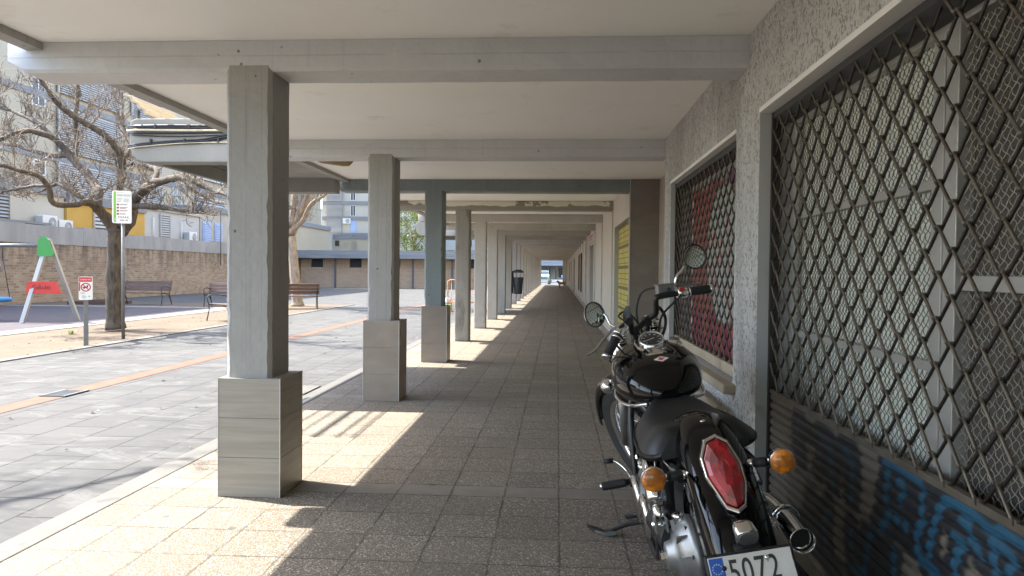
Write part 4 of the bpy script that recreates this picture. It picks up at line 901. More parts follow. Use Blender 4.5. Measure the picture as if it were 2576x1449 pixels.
def ac_unit(x, y, z, label, rz=0):
    t = thing('air_conditioner', label, 'air conditioner', (x, y, z), 'air conditioners outside the buildings', rz)
    MB().box(-.16, .16, -.42, .42, 0, .58).build('casing', 'white_p', t, bevel=.02)
    MB().lathe((.161, .12, .29), (1, 0, 0), [(0, .22), (.012, .22), (.014, .20)], 24).build('fan_grille', 'slat_dark', t)
    b = MB()
    for r in (.05, .10, .15, .20): b.torus((.178, .12, .29), (1, 0, 0), r, .006, 24, 5)
    for i in range(8): a = PI*i/8; b.obox((.178, .12, .29), (.002, 0, 0), (0, math.cos(a)*.2, math.sin(a)*.2), (0, -math.sin(a)*.004, math.cos(a)*.004))
    b.build('fan_guard', 'white_p', t)
    b = MB()
    for i in range(9): b.box(-.13+i*.03, -.12+i*.03, -.425, -.421, .05, .53)
    b.build('side_vents', 'slat_dark', t); return t
ac0 = ac_unit(-20.3, 28.1, 2.78, 'left of the two air conditioners on the white annex')
ac_unit(-20.3, 29.05, 2.66, 'right of the two air conditioners, close to the yellow annex')
ac_unit(-20.3, 39.6, 2.75, 'air conditioner between the grey louvred door and the vent pipe')
for y in (36.2, 39.0): tag(MB().tube([(-20.5, y, 2.6), (-20.5, y, 3.9)], .035, 7).build('flue_pipe', 'white_p'), 'white flue pipe on the white annex, %s of the grey louvred door' % ('left' if y < 37 else 'right'), 'pipe')
# apartment block behind the annexes
ap = thing('apartment_block', 'tall cream apartment block with white louvred balconies behind the forked tree', 'building', (0, 0, -.03))
MB().box(-36, -24, 20, 54, 0, 17).build('wall', 'cream', ap)
for z in (3.9, 6.7, 9.5, 12.3): MB().box(-24.0, -23.93, 20, 54, z-.32, z).build('floor_band', 'grey_r', ap)
for zi, z in enumerate((6.8, 9.6, 12.4)):
    louver(ap, -23.90, 33.9, 38.8, z-.0+.1, z+2.2, 'slat_white', .11, 'balcony_louver')
    window(ap, -23.98, 32.2, 33.1, z-.85+.0, z+.45-.0) if z > 7 else None
louver(ap, -23.90, 33.9, 38.8, 4.2, 6.3, 'slat_white', .11, 'balcony_louver')
for z in (4.3, 7.1, 9.9): louver(ap, -23.90, 40.0, 43.0, z, z+1.9, 'slat_white', .11, 'balcony_louver')
for z in (4.6, 7.3, 10.0): louver(ap, -23.90, 47.4, 51.4, z, z+1.5, 'slat_white', .2, 'balcony_louver')
window(ap, -23.98, 32.3, 33.1, 5.6, 6.3); window(ap, -23.98, 44.5, 45.5, 5.2, 6.4); window(ap, -23.98, 44.5, 45.5, 7.9, 9.1); window(ap, -23.98, 27.2, 28.2, 5.2, 6.4); window(ap, -23.98, 27.2, 28.2, 8.0, 9.2)
# low brick building across the square
lo = thing('low_brick_building', 'long low brick building with blue grey posts and a flat metal roof', 'building', (-19.3, 54, -.03))
MB().box(0, 13.6, .30, 6, 0, 1.50).build('brick_panel', 'brick_far', lo)
b = MB()
wx = [.78+2.94*i for i in range(5)]
xs = [0]+[v for w_ in wx for v in (w_, w_+.92)]+[13.6]
for i in range(0, len(xs), 2): b.box(xs[i], xs[i+1], .30, .6, 1.5, 2.2)
b.build('upright_brick_band', 'brick_stack', lo)
for w_ in wx:
    o = MB().box(w_+.01, w_+.91, .5, .55, 1.52, 2.18).build('window', 'dark', lo); bb = MB()
    for i in range(11): bb.box(w_+.05+i*.08, w_+.07+i*.08, .4, .42, 1.52, 2.18)
    bb.build('bars', 'post_blue', o)
for i in range(6): MB().box(2.66-2.94+2.94*i-.06, 2.66-2.94+2.94*i+.06, .18, .298, 0, 2.2).build('post', 'post_blue', lo) if 2.66-2.94+2.94*i > 0 else None
b = MB(); 
for i, (y, z0, z1) in enumerate(((-.9, 2.20, 2.36), (-.86, 2.37, 2.52), (-.80, 2.53, 2.66), (-.72, 2.67, 2.78))): b.box(-.2, 13.9, y, 7, z0, z1)
b.build('roof', 'roof_metal', lo)
tag(MB().tube([(-9.4, 54.2, 2.15), (-9.4, 54.2, 1.75), (-9.3, 54.2, 1.68), (-8.7, 54.2, 1.66)], .035, 7).build('wall_pipe', 'cable'), 'bent black pipe under the eave of the low brick building', 'pipe')
# long cream annex and gable behind it
ga = thing('cream_block', 'plain cream building with a grey cornice, left of the first gap between pillars', 'building', (0, 0, -.03))
MB().box(-30, -23, 60.5, 73, 0, 5.25).build('wall', 'cream', ga); MB().box(-30, -22.85, 60.5, 73.05, 5.25, 5.65).build('cornice', 'grey_r', ga); MB().box(-30, -25.2, 60.5, 77, 5.65, 15).build('upper_wall', 'cream', ga)
fb = thing('far_apartment_block', 'cream apartment block with slatted balconies seen between the first two pillars', 'building', (0, 80, -.03))
MB().box(-26, -16.5, 0, 10, 0, 18).build('wall', 'cream_pale', fb)
for z in (5.05, 6.85, 8.54, 10.3): MB().box(-26, -16.5, -.12, -.001, z, z+.38).build('floor_band', 'grey_r', fb)
def fslat(x0, x1, z0, z1, m='slat_white', p=.13, name='slatted_balcony', y=-.14):
    b = MB(); z = z0
    while z < z1: b.box(x0, x1, y-.06, y, z, z+p*.5); z += p
    b.cur = 1; b.box(x0+.01, x1-.01, y+.001, y+.05, z0, z1); return b.build(name, (m, 'slat_dark'), fb)
fslat(-25.5, -23.7, 8.95, 10.2); fslat(-25.5, -23.7, 7.25, 8.5); fslat(-25.5, -23.8, 5.5, 6.8)
def fwin(x0, x1, z0, z1, m='glass_dark', y=0):
    f = MB().box(x0, x0+.06, y-.06, y-.001, z0, z1).box(x1-.06, x1, y-.06, y-.001, z0, z1).box(x0+.06, x1-.06, y-.06, y-.001, z1-.06, z1).box(x0+.06, x1-.06, y-.06, y-.001, z0, z0+.06).box((x0+x1)/2-.03, (x0+x1)/2+.03, y-.05, y-.001, z0+.06, z1-.06).build('window', 'white_p', fb)
    MB().box(x0+.06, x1-.06, y-.03, y-.002, z0+.06, z1-.06).build('pane', m, f)
fwin(-22.86, -22.28, 8.98, 9.9); fwin(-22.85, -22.28, 7.27, 8.5)
MB().box(-23.55, -22.88, -.05, -.002, 7.25, 8.5).build('shutter', 'greybeige_r', fb); MB().box(-22.86, -22.2, -.05, -.002, 5.5, 6.8).build('shutter', 'shutter_blue', fb)
ac_unit(-23.15, 79.6, 6.4, 'far small air conditioner on the slatted apartment block', -PI/2)
l2 = thing('annex', 'small cream annex with a dark cornice above the low building roof', 'annex', (0, 78, -.03), 'single storey annexes behind the brick wall')
MB().box(-25.2, -24.2, -.5, 1.9, 0, 5.1).build('side_wall', 'white_r', l2); MB().box(-24.19, -19, 0, 1.9, 0, 4.7).build('wall', 'cream', l2); MB().box(-24.25, -22.4, -.12, 1.9, 4.7, 5.15).build('cornice', 'roof_metal', l2); MB().box(-22.39, -19, -.12, 1.9, 4.7, 4.95).build('cornice', 'grey_r', l2)
MB().box(-23.95, -23.5, -.04, -.002, 3.9, 4.5).build('window', 'glass_dark', l2); MB().box(-23.0, -22.55, -.04, -.002, 3.8, 4.3).build('window', 'alu', l2)
b = MB(); z = 3.3
while z < 4.5: b.box(-22.2, -21.6, -.06, -.01, z, z+.06); z += .12
b.build('louver', 'alu', l2)
gb = thing('grey_apartment_block', 'pale grey building behind the green leafy tree', 'building', (0, 92, -.03))
MB().box(-21, -7, 0, 8, 0, 12).build('wall', 'white_r', gb)
for z in (3.6, 6.4, 9.2): MB().box(-21, -7, -.1, -.001, z, z+.35).build('floor_band', 'grey_r', gb)
for x in (-19, -15.5, -12, -9): 
    for z in (4.4, 7.2): MB().box(x, x+1.2, -.06, -.002, z, z+1.3).build('window', 'glass_dark', gb)
# closing row of buildings so that no empty horizon shows
cb_ = thing('distant_block', 'beige housing block closing the view across the far street', 'building', (0, 150, -.03))
MB().box(-60, 60, 0, 10, 0, 14).build('wall', 'greybeige_r', cb_)
for x in range(-20, 20, 4):
    MB().box(x, x+2, -.1, -.002, 4.6, 6.2).build('window', 'glass_dark', cb_)
# orange barrier and bags by the arcade
br = thing('works_barrier', 'orange and white tubular works barrier on the square', 'barrier', (-2.95, 23.85, -.02), rz=math.radians(3))
b = MB(); b.tube([(-.62, 0, .12), (-.62, 0, .98), (-.55, 0, 1.03), (.55, 0, 1.03), (.62, 0, .98), (.62, 0, .12)], .02, 8); b.tube([(-.62, 0, .30), (.62, 0, .30)], .018, 8)
for s in (-1, 1): b.tube([(s*.5, -.28, .015), (s*.5, .28, .015)], .018, 6); b.tube([(s*.5, 0, .015), (s*.5, 0, .3)], .018, 6)
b.build('frame', 'orange_m', br)
b = MB()
for i in range(9): b.tube([(-.5+i*.125, 0, .31), (-.5+i*.125, 0, 1.02)], .009, 6)
b.build('bars', 'white_p', br)
def bag(x, y, s, m, label, seed):
    rng = random.Random(seed); R = []
    for z, r in ((0, .7), (.1, 1), (.35, 1.05), (.6, .8), (.8, .4), (.9, .14), (1.0, .2)):
        R.append([(r*.2*s*math.cos(2*PI*i/14)*rng.uniform(.85, 1.12), r*.18*s*math.sin(2*PI*i/14)*rng.uniform(.85, 1.12), z*.42*s) for i in range(14)])
    o = MB().rings(R).build('refuse_sack', m, sub=1); o.location = (x, y, -.03); tag(o, label, 'sack')
bag(-4.28, 28.6, .85, 'white_r', 'grey white sack slumped beside the works barrier', 1)
g_ = tag(MB().prism([(-.3, 0), (.3, 0), (.34, .3), (-.34, .3)], 'y', -.25, .25).build('crate', 'sign_green'), 'low dark green tub in front of the works barrier', 'crate'); g_.location = (-3.66, 24.35, -.03); g_.scale = (.45, .45, .7)

# ================================================================ FAR END OF THE ARCADE
def car(label, paint, loc, rz, L=4.2, W=1.78, Hh=1.52):
    t = thing('parked_car', label, 'car', loc, 'cars parked past the end of the arcade', rz)
    # local x forward
    prof = [(-L/2, .35), (-L/2+.02, .75), (-L/2+.1, .95), (-L/2+.45, 1.38), (-L/2+.8, Hh-.02), (-.1, Hh), (.45, Hh-.06), (1.05, 1.0), (L/2-.35, .86), (L/2-.05, .70), (L/2, .45), (L/2-.05, .25), (-L/2+.05, .25)]
    R = []
    for yy, k in ((-W/2, .0), (-W/2+.06, 1), (W/2-.06, 1), (W/2, .0)):
        R.append([(x*(1 if k else .985), yy*(1 if z < .95 else .86), z if k else (z*.97+.02)) for x, z in prof])
    MB().rings(R, smooth=False).build('body', paint, t, bevel=.03)
    b = MB(); b.obox((.80, 0, 1.235), (.24, 0, -.195), (0, W*.38, 0), (.012, 0, .014)); b.build('windscreen', 'glass_dark', t)
    for s in (-1, 1): MB().prism([(-1.35, 1.0), (-1.1, 1.38), (.35, 1.40), (.85, 1.02)], 'y', s*(W/2*.86)+(-.0 if s < 0 else -.0)-.02, s*(W/2*.86)+.02).build('side_window', 'glass_dark', t)
    for sx in (-1, 1):
        for s in (-1, 1):
            wv = MB().lathe((sx*L*.31, s*(W/2-.19), .31), (0, s, 0), [(0, .31), (.17, .31), (.2, .29), (.2, .2)], 24).build('wheel', 'black_p', t)
            MB().lathe((sx*L*.31, s*(W/2+.012), .31), (0, s, 0), [(0, .2), (.008, .19), (.004, .06)], 18).build('rim', 'alu', wv)
    for s in (-1, 1): MB().box(L/2-.14, L/2-.01, s*.62-.16, s*.62+.16, .60, .72).build('headlight', 'white_p', t, bevel=.02)
    MB().box(L/2-.02, L/2+.012, -.5, .5, .36, .50).build('grille', 'black_p', t); MB().box(L/2+.0125, L/2+.025, -.26, .26, .5, .61).build('number_plate', 'white_p', t)
    return t
M['car_teal'] = plain('pale teal car paint', (.30, .42, .42), .25, .03, bump=0, coat=.6); M['car_blue'] = plain('blue car paint', (.06, .14, .42), .25, .03, bump=0, coat=.6); M['car_white'] = plain('white car paint', (.7, .7, .7), .25, .03, bump=0, coat=.6)
car('pale teal car facing the arcade, front on', 'car_teal', (-2.15, 116, -.03), -PI/2)
car('blue car side on, its front wheel showing', 'car_blue', (2.7, 124, -.03), PI, 4.1)
car('white car at the right edge of the far opening', 'car_white', (2.1, 107, -.03), -PI/2)
pt_ = thing('street_planter', 'grey concrete planter standing past the end of the arcade', 'planter', (-.88, 76.8, 0))
MB().rings([[(r*math.cos(2*PI*i/8+PI/8), r*math.sin(2*PI*i/8+PI/8), z) for i in range(8)] for z, r in ((0, .17), (.12, .18), (.13, .27), (.40, .29), (.42, .27))], smooth=False).build('bowl', 'conc_raw', pt_)
MB().rings([[(r*math.cos(2*PI*i/10), r*math.sin(2*PI*i/10), z) for i in range(10)] for z, r in ((.42, .25), (.50, .2), (.55, .08))]).build('soil', 'dirt', pt_)
fc = thing('street_canopy', 'grey flat roofed canopy on posts across the far street', 'canopy', (0, 132, -.03))
MB().box(-12, 12, 0, 8, 2.45, 2.75).box(-12, 12, .5, 8, 2.95, 3.35).build('roof', 'roof_metal', fc)
for x in (-3.2, -1.6, -.3, 2.05, 5): MB().box(x-.12, x+.12, .3, .5, 0, 2.45).build('post', 'post_blue' if x > 1 or x < -3 else 'black_p', fc)
MB().box(-12, 12, 7.5, 8, 0, 2.45).build('back_wall', 'cream_pale', fc)
b = MB()
for x in (-4, -2.2, .2, 1.1): b.box(x, x+.8, 7.4, 7.49, .3, 2.1)
b.build('shop_windows', 'glass_dark', fc)
# dog
dgm = plain('tan dog fur', (.30, .17, .08), .9, .3, 8, 60, .4, .01); M['fur'] = dgm; M['fur_dark'] = plain('grey dog fur', (.16, .14, .11), .9, .3, 8, 60, .4, .01)
dog = thing('dog', 'tan dog with a grey head standing in the shade near the far end', 'dog', (.33, 57.8, 0))
def skin(name, verts, edges, radii, root, m, sub=2):
    me = bpy.data.meshes.new(name); me.from_pydata(verts, edges, []); o = bpy.data.objects.new(name, me); C.objects.link(o); o.parent = root
    o.modifiers.new('k', 'SKIN'); s = o.modifiers.new('s', 'SUBSURF'); s.levels = sub; s.render_levels = sub
    for i, r in enumerate(radii): me.skin_vertices[0].data[i].radius = (r, r) if not hasattr(r, '__len__') else r
    me.skin_vertices[0].data[0].use_root = True; me.materials.append(M[m]); return o
V = [(.20, 0, .44), (0, 0, .42), (-.18, 0, .41), (-.26, 0, .50), (-.30, 0, .56), (-.37, -.02, .56), (-.43, -.03, .54),
     (.22, .07, .32), (.27, .07, .20), (.23, .07, .10), (.24, .07, .02), (.20, .07, .012),
     (.22, -.07, .32), (.29, -.07, .20), (.25, -.07, .10), (.27, -.07, .02), (.23, -.07, .012),
     (-.19, .07, .30), (-.19, .07, .17), (-.20, .07, .02), (-.24, .07, .012), (-.18, -.07, .30), (-.15, -.07, .17), (-.17, -.07, .02), (-.21, -.07, .012),
     (.30, 0, .50), (.33, 0, .58), (.29, 0, .64)]
Eg = [(0, 1), (1, 2), (2, 3), (3, 4), (4, 5), (5, 6), (0, 7), (7, 8), (8, 9), (9, 10), (10, 11), (0, 12), (12, 13), (13, 14), (14, 15), (15, 16), (2, 17), (17, 18), (18, 19), (19, 20), (2, 21), (21, 22), (22, 23), (23, 24), (0, 25), (25, 26), (26, 27)]
Rd = [.10, .10, .125, .085, .085, .05, .035, .06, .035, .026, .022, .022, .06, .035, .026, .022, .022, .045, .028, .024, .024, .045, .028, .024, .024, .035, .03, .02]
skin('body', V, Eg, Rd, dog, 'fur')
b = MB(); 
for s in (-1, 1): b.prism([(-.30+0, .60), (-.26, .60), (-.285, .68)], 'y', s*.055-.012, s*.055+.012)
b.build('ears', 'fur_dark', dog)
R_ = [[(-.26-.0+dx, r*math.cos(2*PI*i/12), .50+dz+r*math.sin(2*PI*i/12)) for i in range(12)] for dx, dz, r in ((.03, -.04, .06), (0, 0, .115), (-.05, .04, .115), (-.08, .05, .08))]
MB().rings(R_).build('ruff', 'fur_dark', dog)
tag(MB().tube([(.12, 57.8, .56), (.55, 58.2, .62), (1.0-.03, 58.6, .95)], .006, 5).build('dog_leash', 'cable'), 'thin dark leash running from the dog to the wall', 'leash')
# ================================================================ MOTORCYCLE
def gl(name, c, metal=0, rough=.1, coat=0, var=.0, vs=20, bump=0, bs=80):
    m = plain(name, c, rough, var, vs, bs, bump, .002, metal, coat=coat); return m
M['chrome'] = gl('chrome', (.78, .78, .77), 1, .07, var=.03)
M['chrome_dull'] = gl('dull cast alloy', (.27, .27, .265), .8, .4, var=.2, bump=.1)
M['gloss_black'] = gl('black gloss paint', (.003, .003, .0035), 0, .06)
M['satin_black'] = gl('satin black metal', (.018, .018, .019), .2, .38, var=.2)
M['gloss_black'].node_tree.nodes['Principled BSDF'].inputs['Specular IOR Level'].default_value = .32
M['leather'] = gl('black seat leather', (.010, .010, .0105), 0, .5, var=.15, vs=6, bump=.35, bs=160)
M['tyre'] = gl('tyre rubber', (.022, .021, .02), 0, .75, var=.3, bump=.2)
M['rubber_grip'] = gl('grip rubber', (.02, .02, .021), 0, .65, var=.2)
def lens(name, c, rough=.12):
    n = NT(name); v = n.mapping(scale=(1, .25, 1)); wv = n.n('TexWave', wave_type='BANDS', bands_direction='DIAGONAL'); n.link(n.P, wv.inputs[0]); wv.inputs['Scale'].default_value = 110
    n.col(n.mix(n.ramp(n.noise(28, 2), .4, .6), sc(c, .55), sc(c, 1.25))); n.rough(rough); n.b.inputs['Coat Weight'].default_value = .8; n.b.inputs['Coat Roughness'].default_value = .04
    n.bump(wv.outputs['Fac'], .35, .003); return n.m
M['amber'] = lens('amber lens', (.62, .19, .012)); M['red_lens'] = lens('red lens', (.36, .006, .012))
M['mirror'] = gl('mirror glass', (.55, .58, .56), 1, .015)
M['gauge'] = gl('gauge face', (.03, .03, .032), 0, .2, .5)
M['plate_white'] = plain('number plate white', (.62, .60, .54), .4, .05, 20, bump=0); M['plate_blue'] = plain('plate blue', (.02, .10, .42), .4, .05, bump=0)
M['gold'] = plain('gold transfer', (.35, .27, .12), .4, .1, bump=0)
BK = bpy.data.objects.new('motorcycle', None); C.objects.link(BK); BK.empty_display_size = .2
tag(BK, 'black and chrome cruiser motorcycle leaning on its stand beside the shop grilles', 'motorcycle')
hd, ln, kb = .0405, .1697, 1.0743
u_ = Vector((-math.sin(hd), math.cos(hd), 0)); r_ = Vector((math.cos(hd), math.sin(hd), 0)); z_ = Vector((0, 0, 1))
w_ = z_*math.cos(ln)-r_*math.sin(ln); rr_ = r_*math.cos(ln)+z_*math.sin(ln)
BK.matrix_world = Matrix(((rr_.x*kb, u_.x*kb, w_.x*kb, .6318), (rr_.y*kb, u_.y*kb, w_.y*kb, 2.5678), (rr_.z*kb, u_.z*kb, w_.z*kb, 0), (0, 0, 0, 1)))
def B(s, r, h): return Vector((r, s, h))
def PB(mb, name, m, par=BK, label=None, **k): return mb.build(name, m, par, label, **k)
def spline(pts, n=6):
    P = [Vector(p) for p in pts]; out = []
    for a in range(len(P)-1):
        p0 = P[max(a-1, 0)]; p1 = P[a]; p2 = P[a+1]; p3 = P[min(a+2, len(P)-1)]
        for s in range(n):
            u = s/n; out.append(.5*((2*p1)+(p2-p0)*u+(2*p0-5*p1+4*p2-p3)*u*u+(3*p1-p0-3*p2+p3)*u**3))
    return out+[P[-1]]
# steering frame
AX = Vector((0, -.559, .829)); PV = B(1.22, 0, .95); DEL = math.radians(25)
RS = Matrix.Translation(PV) @ Matrix.Rotation(DEL, 4, AX) @ Matrix.Translation(-PV)
def steer(mb): mb.v = [tuple(RS @ Vector(v)) for v in mb.v]; return mb
# wheels
def wheel(c, R, wd, st, spokes=True):
    prof = []
    for i in range(17):
        a = PI*i/16; prof.append((math.cos(a)*wd/2, R-.055*wd/.13+math.sin(a)*.055*wd/.13))
    prof = [(-wd*.36, R-.105)]+[(-p[0], p[1]) for p in prof]+[(wd*.36, R-.105)]
    t = MB().lathe(c, (1, 0, 0), prof, 56, cap=False)
    rim = MB().lathe(c, (1, 0, 0), [(-wd*.37, R-.085), (-wd*.37, R-.112), (-wd*.2, R-.125), (wd*.2, R-.125), (wd*.37, R-.112), (wd*.37, R-.085)], 48, cap=False)
    hub = MB().lathe(c, (1, 0, 0), [(-.085, .012), (-.085, .03), (-.05, .045), (.05, .045), (.085, .03), (.085, .012)], 20)
    sp = MB(); cv = Vector(c)
    for i in range(36):
        a = 2*PI*i/36; s = 1 if i % 2 else -1; off = .22*(1 if (i//2) % 2 else -1)
        sp.tube([cv+Vector((s*.055, math.cos(a+off)*.045, math.sin(a+off)*.045)), cv+Vector((s*.012, math.cos(a)*(R-.12), math.sin(a)*(R-.12)))], .0024, 4, cap=False)
    for m in (t, rim, hub, sp): st(m)
    o = t.build('wheel', 'tyre', BK); rim.build('rim', 'chrome', o); hub.build('hub', 'chrome_dull', o); sp.build('spokes', 'chrome', o)
    return o
wheel(B(0, 0, .325), .325, .17, lambda m: m); wheel(B(1.64, 0, .33), .33, .12, steer)
# swept guards
def guard(path, hw, drop, n=13, th=.004, hws=None):
    P = spline(path, 4); R = []
    for i, p in enumerate(P):
        t = (P[min(i+1, len(P)-1)]-P[max(i-1, 0)]).normalized(); nn = Vector((1, 0, 0)).cross(t).normalized()
        if nn.z < -.2 and t.y < 0: nn = -nn
        h_ = hw if not hws else hws(i/(len(P)-1)); row = []; inner = []
        for j in range(n):
            a = -1+2*j/(n-1); ang = a*PI/2
            q = Vector((math.sin(ang)*h_, 0, 0))-N_(nn)*(drop*(1-math.cos(ang)**.75) if abs(a) < 1 else drop)
            row.append(p+q); inner.append(p+q*.965-N_(nn)*.004)
        R.append(row+inner[::-1])
    return R
def N_(v): return v
rf_path = [B(.30, .012, .665), B(.22, .012, .725), B(.12, .012, .752), B(0, .010, .738), B(-.10, .008, .70), B(-.20, .005, .635), B(-.29, .003, .555), B(-.36, .001, .47), B(-.41, 0, .37), B(-.43, 0, .29)]
def guard2(path, hw, drop, cen, n=15, taper=None):
    """guard with its section turned about the wheel centre"""
    P = spline(path, 4); R = []
    for i, p in enumerate(P):
        d = (p-cen); d.x = 0; nn = d.normalized(); h_ = hw*(taper(i/(len(P)-1)) if taper else 1); row = []; inner = []
        for j in range(n):
            a = -1+2*j/(n-1); ang = a*PI/2; x = math.copysign(abs(math.sin(ang))**.85, a)*h_; dz = drop*(1-abs(math.cos(ang))**.7)
            row.append(p+Vector((x, 0, 0))-nn*dz); inner.append(p+Vector((x*.95, 0, 0))-nn*(dz*.97+.006))
        R.append(row+inner[::-1])
    return MB().rings(R)
PB(guard2(rf_path, .102, .105, B(.02, 0, .33), taper=lambda u: .93+.10*math.sin(u*PI)), 'rear_fender', 'gloss_black')
ff = [B(1.64+.375*math.cos(math.radians(a)), 0, .33+.375*math.sin(math.radians(a))) for a in (12, 35, 60, 85, 110, 135, 158)]
PB(steer(guard2(ff, .075, .075, B(1.64, 0, .33))), 'front_fender', 'gloss_black')
# bolts on the rear fender, stays
MB().lathe(B(.02, .012, .738), B(-.1, 0, 1), [(0, .009), (.004, .009), (.006, .004)], 12).build('bolt', 'chrome', BK)
for s, a, b in ((-1, B(.24, -.120, .60), B(-.17, -.108, .632)), (1, B(.24, .135, .60), B(-.17, .112, .632))):
    b_ = MB(); b_.tube(spline([a, (a+b)/2+Vector((s*.004, 0, .008)), b]), .014, 10, sq=(1, .6)); b_.build('fender_strut', 'chrome', BK)
# tail light
L_ = [(-.036, .735, -.190), (.0, .745, -.182), (.03, .725, -.195), (.052, .665, -.228), (.054, .615, -.252), (.030, .560, -.305), (.004, .550, -.318), (-.026, .562, -.305), (-.058, .640, -.245), (-.060, .690, -.214)]
def ringat(off, k, cx=-.003, ch=.648, cs=-.245): return [Vector((cx+(x-cx)*k, cs+(s-cs)*k-off*.9, ch+(h-ch)*k+off*.35)) for x, h, s in L_]
b = MB(); b.rings([ringat(-.075, .92), ringat(-.01, 1.03), ringat(.004, 1.0), ringat(.006, .90), ringat(-.004, .88)], smooth=False); tl = b.build('tail_light', 'chrome', BK, bevel=.002)
b = MB(); b.rings([ringat(-.008, .885), ringat(.008, .86), ringat(.018, .66), ringat(.020, .34)], smooth=False); b.build('lens', 'red_lens', tl, bevel=.003)
# licence plate lamp
b = MB(); cbx = B(-.36, .004, .505); axx = Vector((.05, -.82, -.30)).normalized()
def oval(c, w2, h2, off): return [c+axx*off+Vector((1, 0, 0))*(math.copysign(abs(math.cos(a))**.6, math.cos(a))*w2)+axx.cross(Vector((1, 0, 0)))*(math.copysign(abs(math.sin(a))**.6, math.sin(a))*h2) for a in [2*PI*i/24 for i in range(24)]]
b.rings([oval(cbx, .026, .022, -.055), oval(cbx, .030, .025, -.02), oval(cbx, .030, .025, .012), oval(cbx, .027, .022, .016)]); pl_ = b.build('plate_lamp', 'chrome', BK)
MB().rings([oval(cbx, .0255, .0205, .0165), oval(cbx, .0245, .0195, .0185)]).build('lamp_face', 'chrome_dull', pl_)
# plate
pn_ = Vector((0, -.90, .43)).normalized(); pu = Vector((1, 0, 0)); pv = pn_.cross(pu)  # pv points up the plate
if pv.z < 0: pv = -pv
pc = B(-.42, -.013, .482)-pv*.081
b = MB(); b.obox(pc-pn_*.006, pu*.1175, pv*.088, pn_*.005); npf = b.build('plate_holder', 'satin_black', BK, bevel=.004)
b = MB(); b.obox(pc+pn_*.0005, pu*.110, pv*.080, pn_*.0012); npl = b.build('number_plate', 'plate_white', npf, bevel=.0012)
MT = Matrix(((pu.x, pv.x, pn_.x, pc.x), (pu.y, pv.y, pn_.y, pc.y), (pu.z, pv.z, pn_.z, pc.z), (0, 0, 0, 1)))
b = MB(); b.v = []; b.box(-.1075, -.0705, -.0, .077, .0018, .0021); b.v = [tuple(MT @ Vector(v)) for v in b.v]; b.build('euro_band', 'plate_blue', npl)
b = MB()
for i in range(12):
    a = 2*PI*i/12; cx, cy = -.089+.0125*math.cos(a), .050+.0125*math.sin(a)
    st = [(cx+(.0026 if q % 2 == 0 else .0011)*math.cos(PI/2+q*PI/5), cy+(.0026 if q % 2 == 0 else .0011)*math.sin(PI/2+q*PI/5)) for q in range(10)]; b.prism(st, 'z', .0022, .0025)
b.v = [tuple(MT @ Vector(v)) for v in b.v]; b.build('stars', 'plate_white', npl)
def ptext(s, size, x, y, mat, sx=1, off=0, sp=1):
    o = text(s, size, mat, npl, (0, 0, 0), (0, 0, 0), 'plate_characters', ext=.0004, offset=off, spacing=sp); o.matrix_local = MT @ Matrix.Translation((x, y, .0024)) @ Matrix.Diagonal((sx, 1, 1, 1)); return o
ptext('5072', .088, -.062, .008, 'ink', .70, .0006, 1.12); ptext('E', .026, -.0955, .008, 'plate_white', .9)
for x in (-.072, .045):
    b = MB(); b.lathe((x, .062 if x > 0 else .050, .0018), (0, 0, 1), [(0, .0065), (.002, .0065), (.004, .003)], 12); b.v = [tuple(MT @ Vector(v)) for v in b.v]; b.build('bolt', 'chrome' if x > 0 else 'satin_black', npl)
b = MB(); b.obox(B(-.37, .0, .44), (.035, 0, 0), (0, .03, .0), (0, .01, .04)); b.build('plate_bracket', 'satin_black', BK, bevel=.004)
# indicators
def indicator(c, side, stem_to, lens_back=True, rad=.037):
    d = Vector((0, -1, 0)) if lens_back else Vector((0, 1, 0)); c = Vector(c)
    cup = MB().lathe(c, d, [(-.045, .004), (-.042, .016), (-.03, .028), (-.012, .0345), (.006, rad), (.010, rad)], 28).build('indicator', 'chrome', BK)
    MB().lathe(c, d, [(.009, rad-.001), (.016, rad-.0015), (.024, rad*.86), (.029, rad*.55), (.031, rad*.1)], 28).build('lens', 'amber', cup)
    st = Vector(stem_to); m = c+(st-c)*.45
    MB().tube([c, m], .0125, 12).build('stem', 'chrome', cup); MB().tube([m+(st-c)*.0, st-(st-c)*.2], .015, 12).build('rubber_sleeve', 'rubber_grip', cup); MB().tube([st-(st-c)*.2, st], .013, 12).build('stem', 'chrome', cup)
indicator(B(-.21, -.204, .650), -1, B(-.17, -.095, .636)); indicator(B(-.21, .174, .645), 1, B(-.17, .085, .64))
indicator(B(1.25, -.172, .690), -1, B(1.27, -.07, .70), False, .036); indicator(B(1.38, .15, .74), 1, B(1.3, .07, .74), False, .036)
# fuel tank
def loft(secs, n=36, ex=2.6):
    R = []
    for s, r, hw, hb, ht in secs:
        cz = hb+(ht-hb)*.42; row = []
        for i in range(n):
            a = 2*PI*i/n; c_, s_ = math.cos(a), math.sin(a)
            x = math.copysign(abs(c_)**(2/ex), c_)*hw; z = math.copysign(abs(s_)**(2/ex), s_); z = cz+z*((ht-cz) if z > 0 else (cz-hb)); row.append(B(s, r+x, z))
        R.append(row)
    return R
def interp(secs, n=5):
    vs = spline([Vector(s[:3]) for s in secs], n); v2 = spline([Vector((s[3], s[4], 0)) for s in secs], n); return [(a.x, a.y, max(a.z, .002), b.x, b.y) for a, b in zip(vs, v2)]
tank = MB().rings(loft(interp([(.535, .005, .035, .725, .760), (.56, .006, .085, .71, .792), (.62, .008, .135, .695, .835), (.70, .008, .168, .685, .868), (.80, .008, .186, .68, .892), (.90, .008, .186, .69, .905), (1.02, .008, .165, .71, .912), (1.12, .008, .12, .74, .905), (1.18, .008, .06, .78, .885)])))
tk = PB(tank, 'fuel_tank', 'gloss_black')
